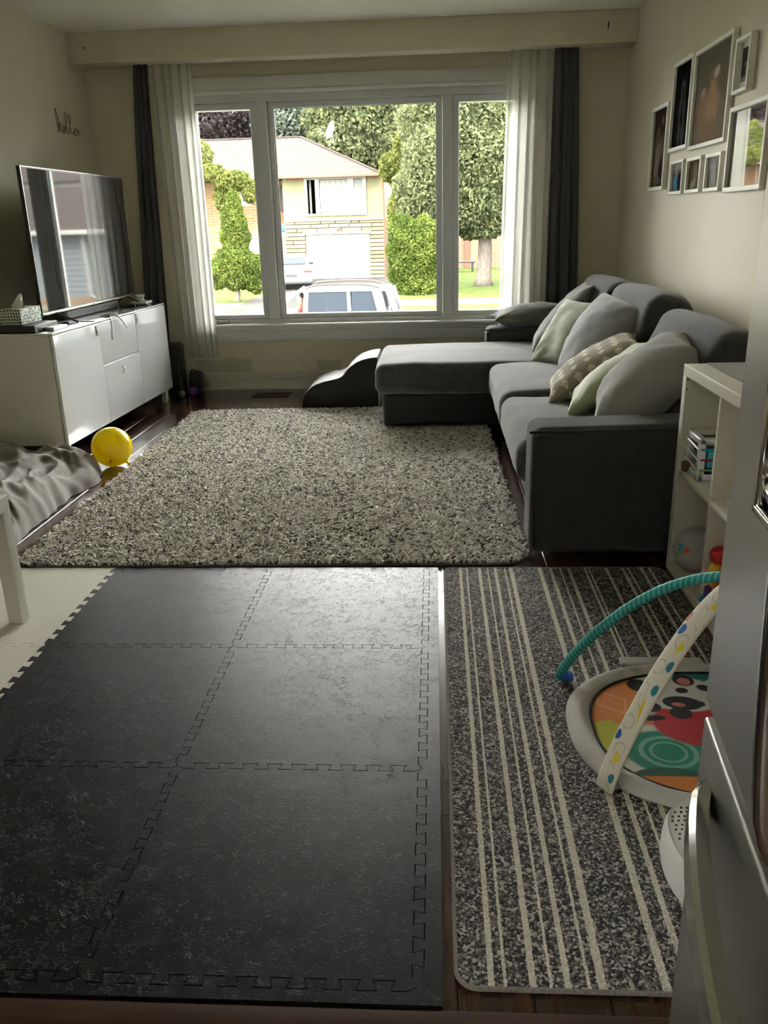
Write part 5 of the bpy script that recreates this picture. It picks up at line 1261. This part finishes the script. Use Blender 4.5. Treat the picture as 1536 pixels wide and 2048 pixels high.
g_ = MB().box((GX0, 43.10, HG), (GX1, 43.2, GZ1)).obj('garage_door', 'ext_white', hs_, None)
for k in range(4):
    h_ = (GZ1-HG)/4; MB().rbox(((GX0+GX1)/2, 43.09, HG+h_*(k+0.5)), (GX1-GX0-0.02, 0.05, h_-0.03), 0.01).obj('door_section', 'ext_white', g_)
MB().rbox(((GX0+GX1)/2, 42.98, GZ1+0.05), (GX1-GX0+0.2, 0.10, 0.12), 0.02).obj('lintel', 'ext_white', hs_)
ll = at(676, 458, 42.9); MB().rbox(ll, (0.16, 0.14, 0.12), 0.03).obj('wall_lamp', 'gutter_brown', hs_)
# picture window of the house
wx0, wx1, wz0, wz1 = at(610, 400, 43).x, at(733, 400, 43).x, at(670, 431, 43).z, at(670, 354, 43).z
hw = MB()
hw.box((wx0, 42.9, wz0), (wx1, 43.02, wz0+0.10)); hw.box((wx0, 42.9, wz1-0.10), (wx1, 43.02, wz1))
ms = [wx0, at(628.5, 390, 43).x-0.1, at(642, 390, 43).x-0.18, at(700, 390, 43).x, at(728, 390, 43).x]
for x, w_ in ((wx0, 0.14), (at(631, 390, 43).x, 0.20), (at(697, 390, 43).x, 0.26), (wx1-0.16, 0.16)): hw.box((x, 42.9, wz0+0.10), (x+w_, 43.02, wz1-0.10))
wf = hw.obj('window_frame', 'ext_white', hs_, None)
MB().box((wx0+0.1, 43.0, wz0+0.08), (wx1-0.1, 43.012, wz1-0.08)).obj('pane', 'ext_glass', wf, None)
for px0, px1 in ((640, 697), (619, 623), (706, 726)):
    a, b_ = at(px0, 390, 42.99).x, at(px1, 390, 42.99).x
    MB().grid(lambda u, v: (a+(b_-a)*u, 42.965+0.02*math.sin(u*34), wz0+0.12+(wz1-wz0-0.24)*v), 30, 1).obj('drape', 'drape', wf, 3.14)
for px in (592, 752):
    x = at(px, 353, 42.97).x; MB().box((x-0.5, 42.97, EZ-0.22), (x+0.45, 43.01, EZ-0.02)).obj('frieze', 'brick_orange', hs_, None)
# left wing set back, with porch
LX0 = at(360, 400, 44).x-4
MB().box((LX0, 44.6, HG-0.3), (HX0, 52, EZ)).obj('side_wing', 'brick_orange', hs_, None)
MB().box((at(545, 420, 44.5).x, 44.5, at(560, 424, 44.5).z), (HX0-0.02, 44.62, EZ-0.35)).obj('porch_door', 'porch_dark', hs_, None)
MB().box((at(480, 405, 44.5).x, 44.54, at(500, 412, 44.5).z), (at(505, 405, 44.5).x, 44.62, at(500, 372, 44.5).z)).obj('side_window', 'ext_white', hs_, None)
MB().rbox((HX0-1.0, 43.8, at(560, 470, 43.5).z), (2.2, 1.6, 0.25), 0.02).obj('porch_slab', 'ext_white', hs_)
MB().box((HX0-2.0, 43.05, HG-0.2), (HX0+0.0, 44.5, at(560, 470, 43.5).z-0.12)).obj('porch_base', 'stone_c', hs_, None)
MB().tube([(HX0-0.35, 43.1, at(572, 464, 43).z), (HX0-0.35, 43.1, at(572, 424, 43).z)], 0.03, 8).obj('porch_rail', 'ext_white', hs_)
bp0 = at(569, 458, 43.3); tag(MB().rbox((bp0.x-0.05, 43.6, at(560, 470, 43.5).z+0.13+0.21), (0.46, 0.36, 0.41), 0.04, 2, 1, fn=lambda p: (p.x*(1+0.3*p.z), p.y*(1+0.3*p.z), p.z)).obj('recycling_bin', 'bin_blue'), 'blue recycling box on the porch of the house', 'bin')
# hip roof
RZ = at(600, 275, 47.5).z; rx1 = at(602, 275, 47.5).x; ex1 = at(758, 345, 42.4).x; ex0 = LX0-0.5; EZr = at(700, 347, 42.4).z
rv = [(ex0, 42.4, EZr), (ex1, 42.4, EZr), (ex1, 52.6, EZr), (ex0, 52.6, EZr), (ex0, 47.5, RZ), (rx1, 47.5, RZ)]
rf = MB().add(rv+[(x, y, z-0.12) for x, y, z in rv[:4]], [(0,1,5,4),(1,2,5),(2,3,4,5),(3,0,4),(0,6,7,1),(1,7,8,2),(2,8,9,3),(3,9,6,0),(6,9,8,7)]).obj('roof', 'roof_shingle', hs_, None)
MB().rbox(((ex0+ex1)/2, 42.36, EZr-0.08), (ex1-ex0, 0.12, 0.13), 0.02).obj('gutter', 'gutter_brown', rf)
MB().tube([(rx1, 47.5, RZ+0.03), (ex1, 42.4, EZr+0.03)], 0.05, 6).tube([(ex0, 47.5, RZ+0.03), (rx1, 47.5, RZ+0.03)], 0.05, 6).obj('ridge_cap', 'roof_shingle', rf)
dsp = at(770, 360, 42.9); MB().tube([(HX1+0.02, 42.85, EZr-0.1), (HX1+0.02, 42.85, HG)], 0.05, 8).obj('downspout', 'gutter_brown', hs_)
ds = thing('satellite_dish', 'white satellite dish on the house roof', 'satellite dish', tuple(at(664, 285, 45)))
dp = at(661, 260, 45); q = Vector((-0.75, -0.6, 0.35)).to_track_quat('Z', 'Y').to_matrix().to_4x4(); q.translation = dp
MB().lathe([(0.001,-0.10),(0.15,-0.085),(0.30,-0.03),(0.38,0.03),(0.39,0.03),(0.30,-0.045),(0.15,-0.10),(0.001,-0.115)], seg=24, T=q @ Matrix.Diagonal((0.85, 1.1, 1, 1))).obj('reflector', 'ext_white', ds, 3.14)
MB().tube([dp, dp+Vector((0.12, 0.1, -0.55)), at(668, 290, 45.6)], 0.03, 8).tube([dp+Vector((0,0,-0.35)), dp+Vector((-0.55,-0.4,-0.05))], 0.02, 8).obj('mast', 'ext_white', ds)

# ---------------------------------------------------------------- other houses
h2 = thing('house', 'tan brick house behind the maple trunk', 'house', (6, 50, HG))
MB().box((at(895, 500, 49).x, 49, HG-0.3), (8.3, 58, at(960, 440, 49).z+1.0)).obj('wall', 'brick_tan', h2, None)
MB().add([(at(895,500,49).x-0.5,48.5,1.7),(8.8,48.5,1.7),(8.8,58.5,1.7),(at(895,500,49).x-0.5,58.5,1.7),(4,53.5,3.6),(6,53.5,3.6)], [(0,1,5,4),(1,2,5),(2,3,4,5),(3,0,4),(0,3,2,1)]).obj('roof', 'roof_shingle', h2, None)
dw = at(935, 500, 48.9); MB().box((dw.x-0.15, 48.85, HG), (dw.x+0.10, 48.95, 1.6)).obj('corner_post', 'gutter_brown', h2, None)
bn = thing('garden_bench', 'dark low garden bench before the tan brick house', 'bench', (at(928, 525, 46).x, 46, -1.33))
b0 = at(930, 524, 46)
MB().rbox((b0.x, 46, b0.z), (1.1, 0.4, 0.08), 0.02).obj('seat', 'porch_dark', bn)
for s_ in (-0.4, 0.4): MB().rbox((b0.x+s_, 46, (b0.z-1.33)/2), (0.12, 0.35, b0.z+1.33-0.06), 0.02).obj('leg', 'porch_dark', bn)
h3 = thing('garage', 'blue grey sided garage with brown roof mirrored in the television', 'garage', (11, 34, HG))
MB().box((6.0, 31.6, -1.6), (19, 39, 1.25)).obj('wall', 'siding_blue', h3, None)
bd_ = MB().add([(6.0,0,0),(19,0,0),(19,-0.035,0.01),(6.0,-0.035,0.01),(19,-0.01,0.2),(6.0,-0.01,0.2)], [(0,1,2,3),(3,2,4,5)]).mesh('siding_board', None); bd_.materials.append(MATS['siding_blue'])
for k in range(13):
    o = bpy.data.objects.new('siding_board', bd_); COL.objects.link(o); o.location = (0, 31.6, -1.38+0.2*k); adopt(o, h3)
MB().add([(5.5,31.0,1.2),(19.5,31.0,1.2),(19.5,39.6,1.2),(5.5,39.6,1.2),(9.5,35.3,3.0),(15.5,35.3,3.0)], [(0,1,5,4),(1,2,5),(2,3,4,5),(3,0,4),(0,3,2,1)]).obj('roof', 'roof_shingle', h3, None)
MB().rbox((12.5, 30.98, 1.2), (14, 0.12, 0.16), 0.03).obj('gutter', 'ext_white', h3)
MB().tube([(10.6, 31.3, 1.15), (10.6, 31.4, -1.1), (10.0, 31.2, -1.3)], 0.06, 8).obj('downspout', 'ext_white', h3)
MB().box((5.9, 31.4, -1.6), (19.1, 31.62, -1.15)).obj('foundation', 'brick_tan', h3, None)
h4 = thing('house', 'pale house with low roof behind the blue grey garage', 'house', (17, 52, HG))
MB().box((9.6, 50, -1.5), (26, 58, 4.0)).obj('wall', 'ext_white', h4, None)
MB().add([(9.0,49.4,4.0),(26.6,49.4,4.0),(26.6,58.6,4.0),(9.0,58.6,4.0),(12,54,5.8),(23,54,5.8)], [(0,1,5,4),(1,2,5),(2,3,4,5),(3,0,4),(0,3,2,1)]).obj('roof', 'roof_shingle', h4, None)
for x in (12.5, 17, 21.5): MB().rbox((x, 49.97, 2.6), (1.4, 0.12, 1.1), 0.02).obj('window', 'ext_glass', h4)

# ---------------------------------------------------------------- vegetation
def leaves(name, blobs, size, m_, parent, seed):
    g = np.random.default_rng(seed); C_ = []; T_ = []
    for (c_, r_, n_) in blobs:
        d = g.normal(size=(n_, 3)); d /= np.linalg.norm(d, axis=1)[:, None]
        rad = g.uniform(0.55, 1.0, n_)**0.5*(1+0.10*np.sin(d[:,0]*7+seed)*np.sin(d[:,2]*9+c_[0]))
        p = np.array(c_)+d*rad[:, None]*np.array(r_)
        C_.append(p)
        cl = np.sin(p[:,0]*3.1+p[:,2]*2.3+seed)*np.sin(p[:,1]*2.7-p[:,2]*3.3)
        T_.append(np.clip(0.45+0.25*cl+g.normal(0, 0.2, n_), 0, 1))
    C_ = np.concatenate(C_); T_ = np.concatenate(T_); n_ = len(C_)
    u = g.normal(size=(n_, 3)); u /= np.linalg.norm(u, axis=1)[:, None]
    w_ = np.cross(u, g.normal(size=(n_, 3))); w_ /= np.linalg.norm(w_, axis=1)[:, None]
    s_ = size*g.uniform(0.6, 1.3, n_)[:, None]
    V_ = np.stack([C_-u*s_, C_-w_*s_*0.5, C_+u*s_, C_+w_*s_*0.5], 1).reshape(-1, 3)
    Q_ = np.arange(n_*4).reshape(-1, 4)
    o = link(name, fast_mesh(name, V_, Q_, [m_], np.repeat(T_, 4)), None, parent); o['kind'] = 'stuff'; return o
def tree(name, label, base_, blobs, size, m_, seed, trunk=0.2, group=None, th_=None):
    t = thing(name, label, 'tree' if 'shrub' not in name and 'hedge' not in name else 'shrub', tuple(base_), group=group)
    leaves('crown', blobs, size, m_, t, seed)
    top = th_ or (blobs[0][0][2])
    b = Vector(base_)
    MB().tube(catmull([b, b+Vector((0.05, 0, (top-b.z)*0.4)), b+Vector((-0.05, 0.05, (top-b.z)*0.8)), b+Vector((0.0, 0, top-b.z))], 4), [trunk*1.35]+[trunk*(1-0.05*k) for k in range(12)], 10).obj('trunk', 'bark', t, 3.14)
    return t
# maple over the far lawn
mb0 = at(967, 541, 37); D = 37
def B(px, py, D_, rx, rz, n_, ry=None): p = at(px, py, D_); return ((p.x, p.y, p.z), (rx, ry or rx, rz), n_)
tree('maple_tree', 'tall maple with pale trunk on the lawn beyond the window', (mb0.x, 37, gz(37)), [B(950, 300, 37, 2.9, 3.0, 24000), B(860, 380, 36.5, 1.5, 1.7, 10000), B(960, 420, 37, 1.9, 1.2, 9000), B(1060, 360, 37.5, 2.2, 2.2, 6000), B(890, 250, 37.5, 2.0, 2.4, 12000), B(985, 200, 37.5, 3.0, 2.4, 12000)], 0.095, 'leaf_maple', 1, 0.34, th_=3.0)
tree('hedge_shrub', 'bright green bushy shrub beside the driveway', (at(825, 600, 34).x, 34, gz(34)), [B(825, 520, 34, 1.0, 1.5, 15000), B(850, 490, 34.1, 0.9, 1.1, 7000), B(835, 575, 33.8, 0.9, 0.7, 5000), B(800, 470, 34, 0.5, 0.9, 1200)], 0.065, 'leaf_hedge', 2, 0.08)
tree('lime_tree', 'yellow green tree overhanging the roof corner of the house', (at(805, 545, 41).x, 41.5, gz(41.5)), [B(825, 345, 40.5, 1.0, 2.0, 10000), B(790, 335, 40.5, 0.75, 0.7, 4000), B(800, 430, 40.5, 0.6, 1.0, 3500), B(860, 260, 41, 1.1, 1.6, 7000)], 0.085, 'leaf_lime', 3, 0.12)
tree('cedar_shrub', 'tall green cedar shrub outside the left casement pane', (at(473, 578, 32).x, 32, gz(32)), [B(472, 535, 32, 0.85, 0.85, 11000), B(470, 470, 32, 0.55, 1.1, 7000), B(468, 420, 32, 0.32, 0.7, 2500), B(510, 548, 31.9, 0.5, 0.75, 5000), B(435, 548, 32.2, 0.35, 0.6, 2500)], 0.055, 'leaf_hedge', 4, 0.10)
tree('vine_shrub', 'loose lime green vine arching over the cedar', (at(412, 575, 34).x, 34, gz(34)), [B(415, 345, 34, 0.7, 0.35, 1800), B(465, 362, 34, 0.75, 0.38, 2600), B(403, 312, 34, 0.45, 0.6, 1100), B(445, 395, 34, 0.35, 0.6, 1300), B(500, 385, 34, 0.35, 0.42, 1200), B(402, 520, 34, 0.3, 0.9, 900)], 0.07, 'leaf_lime', 5, 0.05)
backs = [('spruce_tree', 'blue green spruce behind the house roof', 'leaf_blue', [B(590, 215, 60, 2.6, 3.8, 15000), B(600, 255, 59.5, 3.0, 1.6, 8000)], (at(600, 300, 60).x, 60), 6),
         ('dark_tree', 'dark purple leaved tree behind the house', 'leaf_red', [B(430, 240, 62, 4.2, 2.6, 15000), B(380, 250, 62, 3.2, 2.4, 8000), B(470, 215, 63, 3.5, 2.0, 8000)], (at(440, 300, 62).x, 62), 7),
         ('broad_tree', 'broad leafy tree behind the satellite dish', 'leaf_maple', [B(730, 240, 58, 4.0, 4.0, 24000), B(690, 300, 57, 3.0, 1.8, 8000), B(790, 270, 57, 2.5, 2.6, 12000), B(810, 285, 56, 1.8, 1.6, 7000)], (at(740, 320, 58).x, 58), 8)]
for nm, lb, m_, bl_, (x, y), sd in backs: tree(nm, lb, (x, y, gz(y)), bl_, 0.16, m_, sd, 0.3)
bgx = [(-34, 72, 5.2, 8), (-23, 72, 5.2, 9), (-12, 74, 5.2, 9.5), (-1, 74, 5.2, 9), (10, 72, 5.2, 9), (21, 72, 5.2, 8.5), (32, 70, 5.2, 8.5), (43, 66, 5.2, 8)]
for k, (x, y, rx, rz) in enumerate(bgx):
    m_ = ('leaf_maple', 'leaf_lime', 'leaf_maple', 'leaf_hedge')[k % 4]
    tree('background_tree', 'tall leafy tree standing far behind the houses', (x, y, gz(y)), [((x, y, 3.5), (rx, rx*0.6, rz*0.85), 14000), ((x+3, y-1, 8.0), (rx*0.8, rx*0.5, rz*0.6), 8000)], 0.34, m_, 20+k, 0.4, 'trees far behind the houses')

# ---------------------------------------------------------------- cars
def wheel(T, x, y, r_, par):
    w_ = MB().lathe([(r_*0.55,-0.10),(r_*0.95,-0.10),(r_,-0.07),(r_,0.07),(r_*0.95,0.10),(r_*0.55,0.10)], (x, y, r_), 24, T=T, axis='y').obj('wheel', 'tyre', par)
    MB().lathe([(0.02,-0.105),(r_*0.55,-0.102),(r_*0.6,-0.06),(r_*0.6,0.06),(r_*0.55,0.102),(0.02,0.105)], (x, y, r_), 16, T=T, axis='y').obj('rim', 'rim_metal', w_)
def side_prism(poly, y0, y1, T, inset=None):
    """(x,z) profile extruded across the car, optional top inset"""
    n_ = len(poly); zs = [p[1] for p in poly]; zm, zM = min(zs), max(zs)
    f = lambda z: (inset*(z-zm)/(zM-zm)) if inset else 0
    V_ = [(x, y0+f(z), z) for x, z in poly]+[(x, y1-f(z), z) for x, z in poly]
    return MB().add(V_, [tuple(range(n_)), tuple(range(n_, 2*n_))[::-1]]+[(i, n_+i, n_+(i+1) % n_, (i+1) % n_) for i in range(n_)], T)
def bev(o, w_=0.04):
    md = o.modifiers.new('bevel', 'BEVEL'); md.width = w_; md.segments = 2; md.limit_method = 'ANGLE'; return o
# SUV driving past: front to the left
sx0, sx1 = at(432, 628, 20).x, at(802, 610, 20).x; SL = sx1-sx0; sg = gz(20)
T = Matrix.Translation((sx0, 19.1, sg))
suv = thing('suv_car', 'white sport utility car passing on the road outside', 'car', (sx0+SL/2, 20, sg))
low = [(0.03,0.35),(0.0,0.62),(0.08,0.86),(0.75,1.00),(1.25,1.08),(SL-0.12,1.10),(SL-0.02,0.98),(SL,0.45),(SL-0.1,0.30),(0.2,0.28)]
bev(side_prism(low, 0.0, 1.82, T).obj('body', 'car_white', suv, None), 0.06)
rf_ = [(2.0,1.58),(2.25,1.645),(3.1,1.67),(SL-0.30,1.62),(SL-0.20,1.575)]
bev(side_prism(rf_, 0.12, 1.70, T).obj('roof', 'car_white', suv, None), 0.03)
pil = MB()
for yy, yt in ((0.03, 0.16), (1.79, 1.66)):
    for (xa, xb, ra) in ((1.28, 2.05, 0.035), (2.25, 2.30, 0.05), (3.28, 3.26, 0.045), (SL-0.38, SL-0.52, 0.11)):
        pil.tube([Vector((xa, yy, 1.07)), Vector((xb, yt, 1.60))], ra, 8, T=T)
pil.tube([Vector((SL-0.06, 0.08, 1.05)), Vector((SL-0.22, 0.18, 1.58))], 0.06, 8, T=T); pil.tube([Vector((SL-0.06, 1.74, 1.05)), Vector((SL-0.22, 1.64, 1.58))], 0.06, 8, T=T)
pil.obj('pillars', 'car_white', suv, 3.14)
m, nt, b = new_mat('clear_glass'); tr = N(nt, 'ShaderNodeBsdfTransparent'); tr.inputs[0].default_value = (0.85, 0.88, 0.88, 1)
nt.links.new(tr.outputs[0], nt.nodes['Material Output'].inputs[0]); nt.nodes.remove(b)
for (P_, m_) in (([(1.42,1.09),(2.24,1.09),(2.30,1.575),(2.05,1.575)], 'clear_glass'), ([(2.33,1.09),(3.25,1.09),(3.23,1.585),(2.36,1.585)], 'car_glass'), ([(3.33,1.09),(SL-0.52,1.10),(SL-0.46,1.25),(SL-0.62,1.57),(3.33,1.585)], 'car_glass')):
    for s_ in (0, 1):
        V_ = []
        for x, z in P_:
            k = (z-1.07)/0.53; y = 0.02+0.13*k; V_.append((x, y if s_ == 0 else 1.82-y, z))
        MB().add(V_, [tuple(range(len(V_)))], T).obj('side_window', m_, suv, None)
MB().add([(1.30,0.10,1.07),(1.30,1.72,1.07),(2.04,1.62,1.59),(2.04,0.20,1.59)], [(0,1,2,3)], T).obj('windscreen', 'clear_glass', suv, None)
MB().add([(SL-0.05,0.14,1.06),(SL-0.05,1.68,1.06),(SL-0.20,1.60,1.57),(SL-0.20,0.22,1.57)], [(0,1,2,3)], T).obj('rear_window', 'car_glass', suv, None)
for y in (0.22, 1.60):
    MB().tube(catmull([(2.3, y, 1.66), (2.5, y, 1.72), (3.2, y, 1.735), (SL-0.7, y, 1.71), (SL-0.45, y, 1.64)], 5), 0.024, 8, T=T).obj('roof_rail', 'roof_rail', suv)
for x in (0.85, SL-0.95):
    for y in (0.09, 1.73): wheel(T, x, y, 0.35, suv)
MB().rbox((2.10, -0.10, 1.10), (0.16, 0.16, 0.12), 0.04, 2, T=T).obj('wing_mirror', 'car_white', suv)
MB().rbox((2.30, 0.55, 0.95), (0.18, 0.5, 0.75), 0.06, 2, T=T).rbox((2.15, 0.55, 0.62), (0.5, 0.5, 0.16), 0.05, 2, T=T).obj('driver_seat', 'car_seat', suv)
for z in (0.85, 1.0): pass
MB().rbox((SL-0.01, 0.12, 0.95), (0.06, 0.18, 0.24), 0.02, T=T).obj('tail_lamp', 'tail_red', suv)
# driver: one skinned body, arm on the window ledge
dv = thing('person', 'driver in a red shirt resting an arm at the car window', 'person', tuple(T @ Vector((2.12, 0.5, 0.70))))
def skin_body(name, verts, edges, radii, m_, par):
    me = bpy.data.meshes.new(name); bm = bmesh.new(); L_ = bm.verts.layers.skin.verify()
    vs = [bm.verts.new(v) for v in verts]
    for a, b_ in edges: bm.edges.new((vs[a], vs[b_]))
    for v, r_ in zip(vs, radii): v[L_].radius = (r_, r_) if not isinstance(r_, tuple) else r_
    vs[0][L_].use_root = True
    bm.to_mesh(me); bm.free(); o = link(name, me, m_, par)
    o.modifiers.new('skin', 'SKIN').use_smooth_shade = True; sd = o.modifiers.new('sub', 'SUBSURF'); sd.levels = 1; sd.render_levels = 2; return o
W2 = lambda *p: tuple(T @ Vector(p))
skin_body('shirt', [W2(2.100,0.55,0.72), W2(2.120,0.55,0.92), W2(2.130,0.55,1.12), W2(2.120,0.55,1.24), W2(2.100,0.36,1.20), W2(2.000,0.20,1.08), W2(1.820,0.16,1.10), W2(2.100,0.74,1.20), W2(1.950,0.84,1.04), W2(1.750,0.75,1.05), W2(1.800,0.42,0.74), W2(1.800,0.68,0.74)],
          [(0,1),(1,2),(2,3),(3,4),(4,5),(5,6),(3,7),(7,8),(8,9),(0,10),(0,11)], [0.15,0.15,0.16,0.11,0.075,0.058,0.05,0.075,0.06,0.045,0.09,0.09], 'shirt_red', dv)
skin_body('head', [W2(2.100,0.55,1.27), W2(2.090,0.55,1.36), W2(2.085,0.55,1.43), W2(2.090,0.55,1.50)], [(0,1),(1,2),(2,3)], [0.055,0.075,0.095,0.07], 'skin', dv)
skin_body('hair', [W2(2.130,0.55,1.40), W2(2.120,0.55,1.49), W2(2.080,0.55,1.53)], [(0,1),(1,2)], [0.07,0.085,0.06], 'hair', dv)
skin_body('forearms', [W2(1.820,0.16,1.10), W2(1.680,0.22,1.10), W2(1.580,0.30,1.10), W2(1.520,0.34,1.09)], [(0,1),(1,2),(2,3)], [0.042,0.036,0.034,0.03], 'skin', dv)
MB().tube([W2(1.500+0.05*math.sin(2*math.pi*k/20), 0.55+0.19*math.cos(2*math.pi*k/20), 1.02+0.17*math.sin(2*math.pi*k/20)) for k in range(20)], 0.015, 8, closed=True).obj('steering_wheel', 'car_trim', suv)
# parked saloon, rear towards the road
pc_ = at(598, 555, 37); sd0 = gz(37)+0.012
T2 = Matrix.Translation((pc_.x-0.75, 38.6, sd0)) @ Matrix.Rotation(math.radians(-96), 4, 'Z') @ Matrix.Translation((-2.2, -0.87, 0))
sd_c = thing('saloon_car', 'white saloon car parked on the driveway of the house', 'car', (pc_.x-0.7, 38.6, sd0))
T2 = Matrix.Translation((pc_.x-0.62, 38.6, sd0)) @ Matrix.Rotation(math.radians(-80), 4, 'Z') @ Matrix.Translation((-2.2, -0.87, 0))
# local x: 0 front .. 4.4 rear; rotate so the rear faces the road
low2 = [(0.03,0.30),(0.0,0.55),(0.10,0.74),(1.15,0.90),(3.60,0.96),(4.32,0.92),(4.40,0.72),(4.38,0.35),(4.2,0.25),(0.2,0.25)]
bev(side_prism(low2, 0, 1.76, T2).obj('body', 'car_white', sd_c, None), 0.06)
bev(side_prism([(1.05,0.90),(1.85,1.33),(2.3,1.40),(2.9,1.39),(3.15,1.33),(3.85,0.95)], 0.03, 1.73, T2, 0.17).obj('cabin', 'car_white', sd_c, None), 0.04)
MB().add([(3.24,0.26,1.305),(3.24,1.50,1.305),(3.75,1.58,1.03),(3.75,0.18,1.03)], [(0,1,2,3)], T2 @ Matrix.Translation((0.03,0,0.025))).obj('rear_window', 'car_glass', sd_c, None)
for s_ in (0, 1):
    V_ = []
    for x, z in ((1.35,0.98),(1.95,1.32),(2.95,1.34),(3.45,0.99)):
        y = 0.03+0.17*(z-0.90)/0.5-0.012; V_.append((x, y if s_ == 0 else 1.76-y, z))
    MB().add(V_, [(0,1,2,3)], T2).obj('side_window', 'car_glass', sd_c, None)
    MB().rbox((4.36, 0.18 if s_ == 0 else 1.58, 0.78), (0.10, 0.36, 0.13), 0.03, T=T2).obj('tail_lamp', 'tail_red', sd_c)
    MB().rbox((1.45, -0.08 if s_ == 0 else 1.84, 0.99), (0.12, 0.20, 0.13), 0.04, T=T2).obj('wing_mirror', 'car_trim', sd_c)
for x in (0.82, 3.5):
    for y in (0.10, 1.66): wheel(T2, x, y, 0.31, sd_c)
MB().rbox((4.40, 0.88, 0.62), (0.03, 0.5, 0.12), 0.01, T=T2).obj('plate_recess', 'car_trim', sd_c)
MB().rbox((4.40, 0.88, 0.80), (0.02, 0.10, 0.07), 0.008, T=T2).obj('badge', 'steel_handle', sd_c)
# overhead service wire on its poles
ul = thing('utility_line', 'thin overhead wire crossing in front of the trees', 'utility line', (-16, 30, gz(30)))
wa, wb = at(380, 222, 30), at(1060, 203, 30); wa2 = wa+(wa-wb)*0.72; wb2 = wb+(wb-wa)*1.75
MB().tube([wa2, wa, at(700, 206, 30), wb, wb2], 0.008, 6).obj('wire', 'car_trim', ul)
for p_ in (wa2, wb2): MB().tube([(p_.x, p_.y, gz(30)-0.2), (p_.x, p_.y, p_.z+0.5)], 0.14, 10).obj('pole', 'bark', ul)
